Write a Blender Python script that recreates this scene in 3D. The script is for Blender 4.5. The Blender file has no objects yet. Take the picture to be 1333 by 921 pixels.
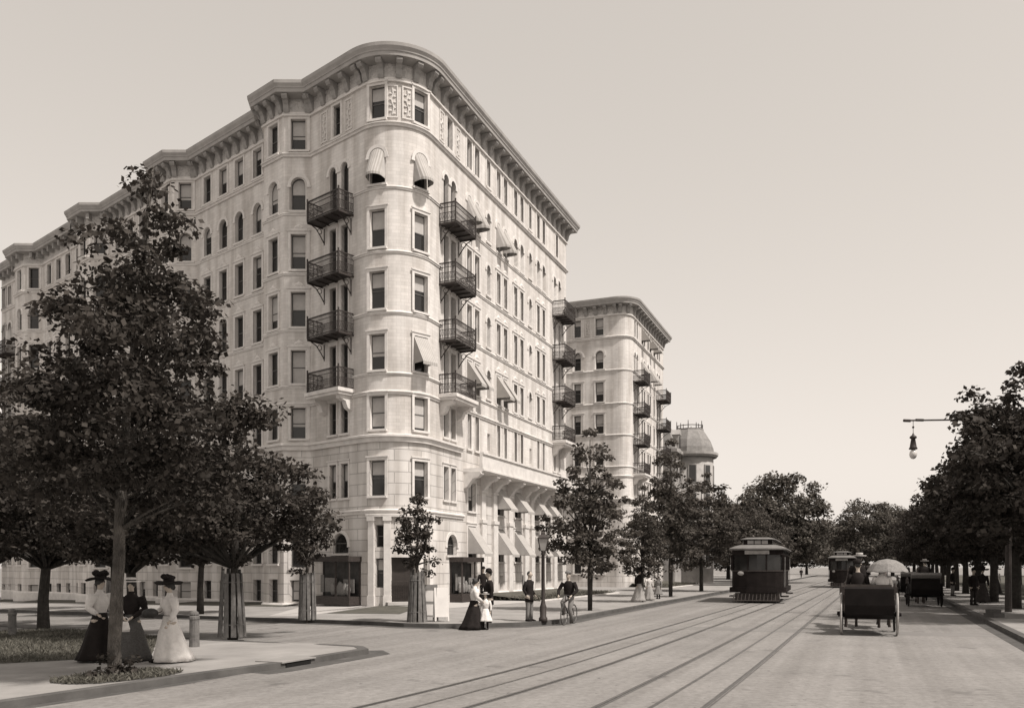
import bpy, bmesh, math, random
import numpy as np
from mathutils import Vector, Matrix
RND = random.Random(11)
SC = bpy.context.scene
COL = SC.collection
PI = math.pi
R = math.radians

# ------------------------------------------------------------------ camera
F, CX, HY, CAMH = 1120.0, 666.5, 738.0, 2.0
cam_d = bpy.data.cameras.new('camera'); cam = bpy.data.objects.new('camera', cam_d); COL.objects.link(cam)
cam.location = (0, 0, CAMH); cam.rotation_euler = (R(90), 0, 0)
cam_d.sensor_width = 36; cam_d.lens = 36 * F / 1333; cam_d.shift_y = (HY - 460.5) / 1333
cam_d.clip_start = .1; cam_d.clip_end = 6000
SC.camera = cam

def ground(x, y=0):
    """the cross street falls gently away to the left"""
    t = max(0.0, -5.0 - x)
    return -.026 * min(t, 55)

def at(px, py, dz=0.0):
    """photo pixel of a ground contact -> world point"""
    z = dz
    for _ in range(8):
        y = F * (CAMH - z) / (py - HY); x = (px - CX) / F * y
        z = ground(x, y) + dz
    return Vector((x, y, z))

def px_of(p):
    return CX + F * p[0] / p[1], HY - F * (p[2] - CAMH) / p[1]

dR = np.array([.3767, .9263]); dL = np.array([-.7615, .6481])
nR = np.array([.9263, -.3767]); nL = np.array([-.6481, -.7615])
CORNER = np.array([-5.224, 41.174])
KR = np.array([3.61, 35.67])      # a point of the avenue kerb in front of the building

# ------------------------------------------------------------------ materials
MATS = {}
def mat(name, v, rough=.8, var=.25, scale=3.0, bump=.0, bscale=40, spec=.3, tint=(1.04, 1, .965), metal=0, kind=None, **kw):
    if name in MATS: return MATS[name]
    m = bpy.data.materials.new(name); m.use_nodes = True
    nt = m.node_tree; N = nt.nodes; L = nt.links
    b = N['Principled BSDF']
    b.inputs['Roughness'].default_value = rough
    b.inputs['Specular IOR Level'].default_value = spec
    b.inputs['Metallic'].default_value = metal
    c = lambda k: (min(v*k*tint[0], .95), min(v*k*tint[1], .95), min(v*k*tint[2], .95), 1)
    tc = N.new('ShaderNodeTexCoord')
    no = N.new('ShaderNodeTexNoise'); no.inputs['Scale'].default_value = scale; no.inputs['Detail'].default_value = 6
    no.inputs['Roughness'].default_value = .65
    src = tc.outputs['Object']
    L.new(src, no.inputs['Vector'])
    rp = N.new('ShaderNodeValToRGB'); rp.color_ramp.elements[0].position = .3; rp.color_ramp.elements[1].position = .7
    rp.color_ramp.elements[0].color = c(1 - var); rp.color_ramp.elements[1].color = c(1 + var)
    L.new(no.outputs['Fac'], rp.inputs['Fac'])
    out = rp.outputs['Color']; hgt = None
    if kind == 'brick':
        uv = N.new('ShaderNodeUVMap')
        br = N.new('ShaderNodeTexBrick')
        br.inputs['Scale'].default_value = 1
        br.inputs['Brick Width'].default_value = kw['bw']; br.inputs['Row Height'].default_value = kw['bh']
        br.inputs['Mortar Size'].default_value = kw['ms']; br.inputs['Mortar Smooth'].default_value = .3
        br.inputs['Bias'].default_value = 0
        d = kw.get('cv', .08)
        br.inputs['Color1'].default_value = (1 - d,) * 3 + (1,); br.inputs['Color2'].default_value = (1 + d,) * 3 + (1,)
        br.inputs['Mortar'].default_value = (kw['md'],) * 3 + (1,)
        L.new(uv.outputs['UV'], br.inputs['Vector'])
        mx = N.new('ShaderNodeMix'); mx.data_type = 'RGBA'; mx.blend_type = 'MULTIPLY'; mx.inputs['Factor'].default_value = 1
        L.new(out, mx.inputs['A']); L.new(br.outputs['Color'], mx.inputs['B']); out = mx.outputs['Result']
        # weather streaks running down the wall
        mp = N.new('ShaderNodeMapping'); mp.inputs['Scale'].default_value = (1.6, .16, 1)
        L.new(uv.outputs['UV'], mp.inputs['Vector'])
        n2 = N.new('ShaderNodeTexNoise'); n2.inputs['Scale'].default_value = 1.0; n2.inputs['Detail'].default_value = 5
        L.new(mp.outputs['Vector'], n2.inputs['Vector'])
        r2 = N.new('ShaderNodeValToRGB'); r2.color_ramp.elements[0].position = .35; r2.color_ramp.elements[1].position = .62
        r2.color_ramp.elements[0].color = (.72, .705, .69, 1); r2.color_ramp.elements[1].color = (1, 1, 1, 1)
        L.new(n2.outputs['Fac'], r2.inputs['Fac'])
        m3 = N.new('ShaderNodeMix'); m3.data_type = 'RGBA'; m3.blend_type = 'MULTIPLY'; m3.inputs['Factor'].default_value = 1
        L.new(out, m3.inputs['A']); L.new(r2.outputs['Color'], m3.inputs['B']); out = m3.outputs['Result']
        hgt = br.outputs['Fac']; inv = -1
    if kind == 'leaf':
        g = N.new('ShaderNodeNewGeometry')
        rr = N.new('ShaderNodeValToRGB'); rr.color_ramp.elements[0].color = c(.35); rr.color_ramp.elements[1].color = c(2.1)
        L.new(g.outputs['Random Per Island'], rr.inputs['Fac'])
        mx = N.new('ShaderNodeMix'); mx.data_type = 'RGBA'; mx.blend_type = 'MIX'; mx.inputs['Factor'].default_value = .55
        L.new(out, mx.inputs['A']); L.new(rr.outputs['Color'], mx.inputs['B']); out = mx.outputs['Result']
        tr = N.new('ShaderNodeBsdfTranslucent'); L.new(out, tr.inputs['Color'])
        ms = N.new('ShaderNodeMixShader'); ms.inputs['Fac'].default_value = .3
        L.new(b.outputs['BSDF'], ms.inputs[1]); L.new(tr.outputs['BSDF'], ms.inputs[2])
        L.new(ms.outputs['Shader'], N['Material Output'].inputs['Surface'])
    if kind == 'road':
        # dusty wheel lanes along the avenue and blotches
        mp = N.new('ShaderNodeMapping'); mp.inputs['Rotation'].default_value = (0, 0, R(-22.5 + 0) * -1)
        mp2 = N.new('ShaderNodeMapping'); mp2.inputs['Scale'].default_value = (2.0, .035, 1)
        L.new(src, mp.inputs['Vector']); L.new(mp.outputs['Vector'], mp2.inputs['Vector']); mp = mp2
        n2 = N.new('ShaderNodeTexNoise'); n2.inputs['Scale'].default_value = 1.; n2.inputs['Detail'].default_value = 4
        L.new(mp.outputs['Vector'], n2.inputs['Vector'])
        r2 = N.new('ShaderNodeValToRGB'); r2.color_ramp.elements[0].position = .38; r2.color_ramp.elements[1].position = .62
        r2.color_ramp.elements[0].color = (.87, .865, .86, 1); r2.color_ramp.elements[1].color = (1.05, 1.05, 1.05, 1)
        L.new(n2.outputs['Fac'], r2.inputs['Fac'])
        n4 = N.new('ShaderNodeTexNoise'); n4.inputs['Scale'].default_value = 7.; n4.inputs['Detail'].default_value = 8; n4.inputs['Roughness'].default_value = .8
        L.new(src, n4.inputs['Vector'])
        r4 = N.new('ShaderNodeValToRGB'); r4.color_ramp.elements[0].position = .32; r4.color_ramp.elements[1].position = .6
        r4.color_ramp.elements[0].color = (.66, .655, .65, 1); r4.color_ramp.elements[1].color = (1.06, 1.06, 1.06, 1)
        L.new(n4.outputs['Fac'], r4.inputs['Fac'])
        for q in (r2, r4):
            m3 = N.new('ShaderNodeMix'); m3.data_type = 'RGBA'; m3.blend_type = 'MULTIPLY'; m3.inputs['Factor'].default_value = 1
            L.new(out, m3.inputs['A']); L.new(q.outputs['Color'], m3.inputs['B']); out = m3.outputs['Result']
    if kind == 'stripe':
        wv = N.new('ShaderNodeTexWave'); wv.inputs['Scale'].default_value = kw.get('ws', 2.2); wv.bands_direction = 'X'
        L.new(src, wv.inputs['Vector'])
        rr = N.new('ShaderNodeValToRGB'); rr.color_ramp.elements[0].position = .45; rr.color_ramp.elements[1].position = .55
        rr.color_ramp.elements[0].color = (.78, .77, .75, 1); rr.color_ramp.elements[1].color = (1, 1, 1, 1)
        L.new(wv.outputs['Fac'], rr.inputs['Fac'])
        m3 = N.new('ShaderNodeMix'); m3.data_type = 'RGBA'; m3.blend_type = 'MULTIPLY'; m3.inputs['Factor'].default_value = 1
        L.new(out, m3.inputs['A']); L.new(rr.outputs['Color'], m3.inputs['B']); out = m3.outputs['Result']
    if kind == 'bark':
        wv = N.new('ShaderNodeTexWave'); wv.bands_direction = 'X'; wv.inputs['Scale'].default_value = 9; wv.inputs['Distortion'].default_value = 7
        wv.inputs['Detail'].default_value = 4
        L.new(src, wv.inputs['Vector']); hgt = wv.outputs['Fac']; inv = 1
    if kind == 'ornament':
        vo = N.new('ShaderNodeTexVoronoi'); vo.inputs['Scale'].default_value = kw.get('vs', 7)
        L.new(src, vo.inputs['Vector']); hgt = vo.outputs['Distance']; inv = 1
    if kind == 'road':
        # stains, droppings and worn ruts
        for sc_, lo, hi, dk in ((.9, .64, .7, .72), (5.5, .69, .73, .5)):
            n5 = N.new('ShaderNodeTexNoise'); n5.inputs['Scale'].default_value = sc_; n5.inputs['Detail'].default_value = 3
            L.new(src, n5.inputs['Vector'])
            r5 = N.new('ShaderNodeValToRGB'); r5.color_ramp.elements[0].position = lo; r5.color_ramp.elements[1].position = hi
            r5.color_ramp.elements[0].color = (1, 1, 1, 1); r5.color_ramp.elements[1].color = (dk, dk, dk, 1)
            L.new(n5.outputs['Fac'], r5.inputs['Fac'])
            m3 = N.new('ShaderNodeMix'); m3.data_type = 'RGBA'; m3.blend_type = 'MULTIPLY'; m3.inputs['Factor'].default_value = 1
            L.new(out, m3.inputs['A']); L.new(r5.outputs['Color'], m3.inputs['B']); out = m3.outputs['Result']
    L.new(out, b.inputs['Base Color'])
    if bump or hgt:
        bp = N.new('ShaderNodeBump'); bp.inputs['Strength'].default_value = kw.get('bst', bump or .5)
        bp.inputs['Distance'].default_value = kw.get('bd', .02)
        if hgt is not None:
            if inv < 0: bp.invert = True
            L.new(hgt, bp.inputs['Height'])
        else:
            nb = N.new('ShaderNodeTexNoise'); nb.inputs['Scale'].default_value = bscale; nb.inputs['Detail'].default_value = 5
            L.new(src, nb.inputs['Vector']); L.new(nb.outputs['Fac'], bp.inputs['Height'])
        L.new(bp.outputs['Normal'], b.inputs['Normal'])
    MATS[name] = m
    return m

M_BRICK = mat('pale_brick', .63, .85, .1, .6, kind='brick', bw=.42, bh=.17, ms=.012, md=.88, cv=.06, bst=.2, bd=.006)
M_BASE = mat('rusticated_stone', .6, .85, .1, .7, kind='brick', bw=1.45, bh=.56, ms=.03, md=.7, cv=.08, bst=.5, bd=.03)
M_TRIM = mat('carved_stone', .6, .8, .14, 2.2, bump=.15, bscale=25)
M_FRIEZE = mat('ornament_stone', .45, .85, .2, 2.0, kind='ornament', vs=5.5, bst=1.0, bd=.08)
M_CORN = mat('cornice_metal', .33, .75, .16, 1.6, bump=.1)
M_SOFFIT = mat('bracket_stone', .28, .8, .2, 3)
M_GLASS = mat('window_glass', .022, .08, .3, 1.2, spec=.5)
M_SASH = mat('sash_paint', .1, .6, .2, 5)
M_BLIND = mat('blind_cloth', .42, .9, .22, .9)
M_IRON = mat('black_iron', .035, .55, .3, 9, tint=(1.2, 1, .92))
M_AWN = mat('awning_canvas', .4, .9, .1, 2, kind='stripe', ws=2.6)
M_ROOF = mat('roof_felt', .2, .9, .2, .5)
M_SLATE = mat('slate_roof', .2, .7, .25, 2.2, bump=.3, bscale=12)
M_HOUSE = mat('house_stone', .3, .85, .2, 1.2, bump=.2, bscale=9)
M_ROAD = mat('road_dust', .215, .9, .14, .3, kind='road', bump=.5, bscale=30, bd=.012)
M_WALK = mat('pavement_stone', .245, .9, .2, .7, bump=.2, bscale=22)
M_APRON = mat('path_stone', .38, .9, .1, .4, bump=.1)
M_KERB = mat('kerb_granite', .085, .85, .3, 1.3, bump=.3, bscale=12)
M_GUTTER = mat('gutter_cobble', .075, .85, .3, 2.4, bump=.6, bscale=9)
M_SOIL = mat('soil', .09, .95, .35, 2.2, bump=.5, bscale=14)
M_GRASS = mat('lawn_grass', .075, .95, .35, 1.4, bump=.6, bscale=30, tint=(1.05, 1, .85))
M_BLADE = mat('grass_blade', .1, .9, .3, 1.0, kind='leaf', tint=(1.05, 1, .85))
M_LEAF = mat('leaf_dark', .04, .7, .4, .6, kind='leaf', tint=(1.14, 1, .88), spec=.14)
M_LEAFB = mat('leaf_mid', .068, .7, .4, .5, kind='leaf', tint=(1.12, 1, .88), spec=.14)
M_BARK = mat('bark', .1, .95, .6, 3.5, kind='bark', bst=.9, bd=.03, tint=(1.1, 1, .9))
M_LEAFC = mat('leaf_haze_tint', .085, .7, .4, .3, kind='leaf', tint=(1.1, 1, .88), spec=.14)  # lighter leaf colour imitates distance haze on the far old trees
M_BARKD = mat('dark_bark', .05, .95, .35, 6, kind='bark', bst=.9, bd=.03, tint=(1.1, 1, .9))
M_PLANK = mat('weathered_plank', .13, .9, .4, 5, kind='bark', bst=.5, bd=.01)
M_RAIL = mat('rail_steel', .1, .45, .3, 4, metal=.3)
M_SKIN = mat('skin', .36, .6, .06, 8, tint=(1.15, 1, .86))
M_HAIR = mat('hair', .03, .6, .3, 20)
M_BLACK = mat('black_cloth', .014, .9, .3, 6, bump=.5, bscale=9, spec=.15, tint=(1.2, 1, .95))
M_DARK = mat('dark_wool', .03, .95, .3, 6, tint=(1.15, 1, .95))
M_GREY = mat('grey_wool', .16, .95, .2, 6)
M_MID = mat('light_grey_cloth', .3, .95, .15, 6)
M_WHITE = mat('white_cotton', .6, .9, .12, 7, bump=.7, bscale=9, bd=.03)
M_STRAW = mat('straw', .5, .9, .15, 14)
M_COACH = mat('coach_paint', .01, .6, .3, 3, spec=.12, tint=(1.2, 1, .95))
M_LEATHER = mat('leather', .035, .6, .3, 6, tint=(1.2, 1, .9))
M_TRAM = mat('tram_paint', .013, .7, .35, 2.5, spec=.1, tint=(1.25, 1, .95))
M_TRAMR = mat('tram_roof', .15, .8, .2, 2)
M_HORSE = mat('horse_coat', .04, .7, .3, 3, tint=(1.25, 1, .9))
M_BOARD = mat('painted_board', .6, .8, .1, 2)
M_GBOARD = mat('grey_board', .2, .85, .25, 3)
M_LAMPG = mat('lantern_glass', .3, .15, .1, 3, spec=.5)
M_LACE = mat('lace_cloth', .19, .9, .3, 22)
M_RUBBER = mat('tyre_rubber', .05, .9, .2, 5)
M_PALEW = mat('worn_pale_paint', .3, .6, .25, 5)

# ------------------------------------------------------------------ mesh builder
class MB:
    def __init__(s): s.v = []; s.f = []; s.m = []; s.uv = None
    def add(s, vs, fs, m=0):
        o = len(s.v); s.v += [tuple(map(float, p)) for p in vs]
        for f in fs: s.f.append(tuple(o + i for i in f)); s.m.append(m)
    def obox(s, P, U, W, x0, x1, y0, y1, z0, z1, m=0):
        """box in a frame: x along U (2D), y along W (2D), z up"""
        vs = []
        for z in (z0, z1):
            for x, y in ((x0, y0), (x1, y0), (x1, y1), (x0, y1)):
                vs.append((P[0] + U[0]*x + W[0]*y, P[1] + U[1]*x + W[1]*y, (P[2] if len(P) > 2 else 0) + z))
        s.add(vs, [(3, 2, 1, 0), (4, 5, 6, 7), (0, 1, 5, 4), (1, 2, 6, 5), (2, 3, 7, 6), (3, 0, 4, 7)], m)
    def box(s, x0, x1, y0, y1, z0, z1, m=0): s.obox((0, 0, 0), (1, 0), (0, 1), x0, x1, y0, y1, z0, z1, m)
    def chain(s, pts, rad, n=8, m=0, cap=True, flat=1.0):
        pts = [Vector(p) for p in pts]; k = len(pts); rings = []
        prev = None
        for i, p in enumerate(pts):
            d = (pts[min(i+1, k-1)] - pts[max(i-1, 0)])
            d = d.normalized() if d.length > 1e-9 else Vector((0, 0, 1))
            if prev is None:
                a = d.cross(Vector((0, 1, 0)));
                if a.length < .2: a = d.cross(Vector((1, 0, 0)))
                a.normalize()
            else:
                a = prev - d * prev.dot(d)
                a = a.normalized() if a.length > 1e-6 else d.orthogonal().normalized()
            prev = a; b = d.cross(a)
            r = rad[i] if hasattr(rad, '__len__') else rad
            rings.append([p + a*(r*math.cos(2*PI*j/n)) + b*(r*flat*math.sin(2*PI*j/n)) for j in range(n)])
        vs = [q for rg in rings for q in rg]; fs = []
        for i in range(k-1):
            for j in range(n):
                j2 = (j+1) % n; fs.append((i*n+j, i*n+j2, (i+1)*n+j2, (i+1)*n+j))
        if cap: fs.append(tuple(range(n-1, -1, -1))); fs.append(tuple((k-1)*n + j for j in range(n)))
        s.add(vs, fs, m)
    def rings(s, rgs, m=0, cap=True, closed=True):
        n = len(rgs[0]); k = len(rgs); fs = []
        for i in range(k-1):
            for j in range(n if closed else n-1):
                j2 = (j+1) % n; fs.append((i*n+j, i*n+j2, (i+1)*n+j2, (i+1)*n+j))
        if cap: fs.append(tuple(range(n-1, -1, -1))); fs.append(tuple((k-1)*n + j for j in range(n)))
        s.add([q for rg in rgs for q in rg], fs, m)
    def ell(s, secs, n=14, m=0, cap=True, wob=None):
        """stack of ellipses (cx, cy, z, rx, ry)"""
        rg = []
        for k, (cx, cy, z, rx, ry) in enumerate(secs):
            rg.append([(cx + rx*math.cos(2*PI*j/n) * (1 + (wob(k, j) if wob else 0)), cy + ry*math.sin(2*PI*j/n) * (1 + (wob(k, j) if wob else 0)), z) for j in range(n)])
        s.rings(rg, m, cap)
    def lathe(s, c, prof, n=16, m=0, cap=True):
        s.ell([(c[0], c[1], c[2] + z, r, r) for r, z in prof], n, m, cap)
    def ball(s, c, r, n=12, m=0):
        if not hasattr(r, '__len__'): r = (r, r, r)
        k = max(4, n//2)
        s.ell([(c[0], c[1], c[2] - r[2]*math.cos(PI*i/k), max(r[0]*math.sin(PI*i/k), 1e-4), max(r[1]*math.sin(PI*i/k), 1e-4)) for i in range(k+1)], n, m)
    def torus(s, c, Rr, r, axis='x', n=28, k=6, m=0, z_scale=1):
        pts = []
        for i in range(n):
            a = 2*PI*i/n
            for j in range(k):
                b = 2*PI*j/k; q = Rr + r*math.cos(b)
                u, w, h = q*math.cos(a), q*math.sin(a), r*math.sin(b)
                if axis == 'x': p = (c[0]+h, c[1]+u, c[2]+w)
                elif axis == 'y': p = (c[0]+u, c[1]+h, c[2]+w)
                else: p = (c[0]+u, c[1]+w, c[2]+h)
                pts.append(p)
        fs = [(i*k+j, ((i+1) % n)*k+j, ((i+1) % n)*k+(j+1) % k, i*k+(j+1) % k) for i in range(n) for j in range(k)]
        s.add(pts, fs, m)
    def prism(s, poly, fn, t0, t1, m=0):
        """polygon of (a,b) mapped by fn(a,b,t) at t0 and t1"""
        n = len(poly)
        vs = [fn(a, b, t0) for a, b in poly] + [fn(a, b, t1) for a, b in poly]
        s.add(vs, [tuple(range(n-1, -1, -1)), tuple(range(n, 2*n))] + [(i, (i+1) % n, n+(i+1) % n, n+i) for i in range(n)], m)
    def mesh(s, name, mats, smooth=False, org=(0, 0, 0)):
        me = bpy.data.meshes.new(name)
        me.from_pydata([(a-org[0], b-org[1], c-org[2]) for a, b, c in s.v], [], s.f)
        if not isinstance(mats, (list, tuple)): mats = [mats]
        for q in mats: me.materials.append(q)
        me.polygons.foreach_set('material_index', s.m)
        if s.uv:
            ul = me.uv_layers.new(name='UVMap'); flat = [c for f in s.uv for p in f for c in p]
            ul.data.foreach_set('uv', flat)
        bm = bmesh.new(); bm.from_mesh(me); bmesh.ops.recalc_face_normals(bm, faces=bm.faces) if not s.uv else None
        bm.to_mesh(me); bm.free()
        if smooth: me.polygons.foreach_set('use_smooth', [True]*len(me.polygons))
        me.update(); return me
    def build(s, name, mats, parent=None, smooth=False):
        """vertices in world space; the object's origin is its thing's origin"""
        org = (0, 0, 0)
        if parent is not None: org = tuple(ORG.get(parent.name, (0, 0, 0)))
        elif s.v:
            a = np.array(s.v); org = ((a[:, 0].min()+a[:, 0].max())/2, (a[:, 1].min()+a[:, 1].max())/2, a[:, 2].min())
        o = bpy.data.objects.new(name, s.mesh(name, mats, smooth, org)); COL.objects.link(o)
        if parent is not None: o.parent = parent
        else: o.location = org
        ORG[o.name] = org
        return o
ORG = {}
def link(name, me, parent=None, loc=(0, 0, 0), rz=0, scale=None):
    o = bpy.data.objects.new(name, me); COL.objects.link(o); o.parent = parent
    o.location = loc; o.rotation_euler = (0, 0, rz)
    if scale: o.scale = scale
    return o
def tag(o, label=None, cat=None, group=None, kind=None):
    if label: o['label'] = label
    if cat: o['category'] = cat
    if group: o['group'] = group
    if kind: o['kind'] = kind
    return o
def thing(name, label, cat, loc=(0, 0, 0), rz=0, group=None, world=False):
    """Empty at the base of a thing. world=True: its parts are built in world space"""
    o = bpy.data.objects.new(name, None); COL.objects.link(o); o.empty_display_size = .3
    o.location = loc; o.rotation_euler = (0, 0, rz)
    ORG[o.name] = tuple(loc) if world else (0, 0, 0)
    return tag(o, label, cat, group)
def part(name, mb, m, parent, smooth=False, label=None):
    """local-space part"""
    me = mb.mesh(name, m, smooth); o = link(name, me, parent)
    if label: o['label'] = label
    return o

# ------------------------------------------------------------------ light and sky
SUN = Vector((.80, -.60, 0)).normalized(); SEL = 56
w = bpy.data.worlds.new('World'); SC.world = w; w.use_nodes = True
nt = w.node_tree; bg = nt.nodes['Background']
sky = nt.nodes.new('ShaderNodeTexSky'); sky.sky_type = 'NISHITA'; sky.sun_disc = False
sky.sun_elevation = R(SEL); sky.sun_rotation = math.atan2(SUN.x, SUN.y)
sky.dust_density = 1.0; sky.air_density = 1.0; sky.ozone_density = 1.0
sep = nt.nodes.new('ShaderNodeSeparateColor')      # the plate sees mostly blue and green light
mixv = nt.nodes.new('ShaderNodeMix'); mixv.data_type = 'FLOAT'; mixv.inputs['Factor'].default_value = .6
cmb = nt.nodes.new('ShaderNodeMix'); cmb.data_type = 'RGBA'; cmb.blend_type = 'MULTIPLY'; cmb.inputs['Factor'].default_value = 1
cmb.inputs['B'].default_value = (1.09, 1.0, .915, 1)
nt.links.new(sky.outputs['Color'], sep.inputs['Color']); nt.links.new(sep.outputs['Green'], mixv.inputs['A']); nt.links.new(sep.outputs['Blue'], mixv.inputs['B'])
pw = nt.nodes.new('ShaderNodeMath'); pw.operation = 'POWER'; pw.inputs[1].default_value = .47     # thin even haze flattens the sky
ml = nt.nodes.new('ShaderNodeMath'); ml.operation = 'MULTIPLY'; ml.inputs[1].default_value = 1.6
nt.links.new(mixv.outputs['Result'], pw.inputs[0]); nt.links.new(pw.outputs['Value'], ml.inputs[0]); nt.links.new(ml.outputs['Value'], cmb.inputs['A'])
nt.links.new(cmb.outputs['Result'], bg.inputs['Color']); bg.inputs['Strength'].default_value = .125
sl = bpy.data.lights.new('sun', 'SUN'); sl.energy = 2.7; sl.angle = R(3.5); sl.color = (1, .93, .86)
so = bpy.data.objects.new('sun', sl); COL.objects.link(so)
sd = Vector((SUN.x*math.cos(R(SEL)), SUN.y*math.cos(R(SEL)), math.sin(R(SEL))))
so.rotation_euler = sd.to_track_quat('Z', 'Y').to_euler(); so.location = (40, -30, 60)
SC.view_settings.view_transform = 'Standard'; SC.view_settings.look = 'None'
SC.view_settings.exposure = 0.93; SC.view_settings.gamma = 1
SC.render.engine = 'CYCLES'
SC.cycles.use_denoising = True
SC.cycles.max_bounces = 6; SC.cycles.transparent_max_bounces = 4
# ------------------------------------------------------------------ ground sheets
def sheet(name, poly, dz, m, zf=None):
    bm = bmesh.new()
    f = bm.faces.new([bm.verts.new((x, y, 0)) for x, y in poly])
    bmesh.ops.triangulate(bm, faces=bm.faces[:])
    xs = [p[0] for p in poly]
    for X in [-5.0] + [-5 - 5*i for i in range(1, 12)]:
        if min(xs) < X < max(xs):
            bmesh.ops.bisect_plane(bm, geom=bm.verts[:]+bm.edges[:]+bm.faces[:], plane_co=(X, 0, 0), plane_no=(1, 0, 0))
    for v in bm.verts: v.co.z = ground(v.co.x) + (zf(v.co.x, v.co.y) if zf else dz)
    bmesh.ops.recalc_face_normals(bm, faces=bm.faces[:])
    for f in bm.faces:
        if f.normal.z < 0: f.normal_flip()
    me = bpy.data.meshes.new(name); bm.to_mesh(me); bm.free(); me.materials.append(m)
    o = link(name, me); return o
def struct(o): o['kind'] = 'structure'; return o

def ribbon(name, pts, prof, m):
    """sweep a cross-section (offset to the right of travel, dz) along a ground polyline"""
    P = [np.array(p, float) for p in pts]; mb = MB(); rg = []
    # subdivide
    Q = []
    for a, b in zip(P, P[1:]):
        n = max(1, int(np.linalg.norm(b-a)/4)) if min(a[0], b[0]) < -5 else 1
        for i in range(n): Q.append(a + (b-a)*i/n)
    Q.append(P[-1])
    for i, p in enumerate(Q):
        d1 = Q[i]-Q[i-1] if i else Q[1]-Q[0]; d2 = Q[i+1]-Q[i] if i+1 < len(Q) else d1
        d1 = d1/np.linalg.norm(d1); d2 = d2/np.linalg.norm(d2)
        n1 = np.array([d1[1], -d1[0]]); n2 = np.array([d2[1], -d2[0]]); mt = (n1+n2)/(1+n1@n2)
        g = ground(p[0])
        rg.append([(p[0]+mt[0]*o, p[1]+mt[1]*o, g+z) for o, z in prof])
    mb.rings(rg); return mb

struct(sheet('road', [(-1500, -80), (1500, -80), (1500, 3000), (-1500, 3000)], 0, M_ROAD))

along = lambda P, d, t: (P[0] + d[0]*t, P[1] + d[1]*t)
LK = np.array([-3.2, 28.35])
# kerb of the corner block: from far left along the cross street, round the corner, up the avenue
blk_kerb = [along(LK, dL, t) for t in (75, 30, 12, 3)] + [(-3.6, 28.8), (-2.4, 28.38), (-1.0, 28.55), (.25, 29.1), (1.3, 30.1), (2.1, 31.6), (2.75, 33.4)] + [along(KR, dR, t) for t in (0, 20, 80, 190)]
blk_kerb[3] = along(LK, dL, 2)
blk = blk_kerb + [(-60, 215), (-70, 80)]
struct(sheet('sidewalk', blk, .13, M_WALK))
struct(ribbon('kerb', blk_kerb, [(-.18, -.05), (-.18, .138), (0.03, .138), (.03, -.05)], M_KERB).build('kerb', M_KERB))
struct(ribbon('gutter', blk_kerb, [(.035, -.05), (.035, .006), (.45, .006), (.45, -.05)], M_GUTTER).build('gutter', M_GUTTER))
# foreground corner
fk = [(-12.3, 3.5), (-9.7, 8.4), (-7.4, 12.44), (-5.8, 15.1), (-4.65, 16.84), (-3.8, 18.8), (-3.35, 19.9), (-3.6, 20.6), (-4.4, 21.05)]
nk = [along((-7.74, 23.1), dL, t) for t in (0, 60)]
struct(sheet('sidewalk', fk + nk + [(-80, 20), (-40, 3)], .115, M_WALK))
struct(ribbon('kerb', fk + nk, [(-.2, -.05), (-.2, .123), (.03, .123), (.03, -.05)], M_KERB).build('kerb', M_KERB))
struct(ribbon('gutter', fk[:8], [(.035, -.05), (.035, .006), (.5, .006), (.5, -.05)], M_GUTTER).build('gutter', M_GUTTER))
# right side of the avenue
rk = [along((13.6, 22.8), np.array([.3915, .92]), t) for t in (190, 60, 20, 0, -14)]
struct(sheet('sidewalk', rk + [(40, 5), (160, 60), (160, 200)], .13, M_WALK))
struct(ribbon('kerb', rk, [(-.2, -.05), (-.2, .138), (.03, .138), (.03, -.05)], M_KERB).build('kerb', M_KERB))
struct(ribbon('gutter', rk, [(.035, -.05), (.035, .006), (.4, .006), (.4, -.05)], M_GUTTER).build('gutter', M_GUTTER))
# right verge in front of the park
vg = [along((18.2, 22.8), np.array([.3915, .92]), t) for t in (-12, 180)]
struct(sheet('grass_verge', [vg[0], (60, 12), (160, 170), vg[1]], .15, M_GRASS))
# lawns against the building
def lawn(name, P, d, n, s0, s1, w0, z1):
    a = along(P, d, s0); b = along(P, d, s1)
    pts = [a, b, along(b, n, w0), along(a, n, w0)]
    o = sheet(name, pts, .15, M_GRASS, zf=lambda x, y: .14 + (z1-.14)*max(0, 1 - abs((np.array([x, y])-P)@n)/w0))
    return o
for i, (s0, s1) in enumerate(((8.6, 24.6), (43.2, 60))):
    struct(lawn('lawn', CORNER, dR, nR, s0, s1, 3.9, .5))
    # low coping edge between lawn and pavement
    a = along(along(CORNER, dR, s0), nR, 3.95); b = along(along(CORNER, dR, s1), nR, 3.95)
    struct(ribbon('coping', [b, a], [(-.1, 0), (-.1, .2), (.1, .2), (.1, 0)], M_TRIM).build('lawn_edging', M_TRIM))
struct(lawn('lawn', CORNER, dL, nL, 7.6, 50, 1.6, .3))
struct(sheet('lawn', [at(425, 797.5, .14)[:2], at(520, 798.5, .14)[:2], at(545, 790, .14)[:2], at(500, 787, .14)[:2]], .14, M_GRASS))
struct(sheet('entrance_path', [along(CORNER, dR, 8.5), along(along(CORNER, dR, 8.5), nR, 3.9), at(560, 793, .13)[:2], at(535, 786, .13)[:2], at(505, 785.5, .13)[:2], at(400, 801, .13)[:2], at(350, 801, .13)[:2], along(CORNER, dL, 7.5), (-5, 44)], .135, M_APRON))
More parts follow.
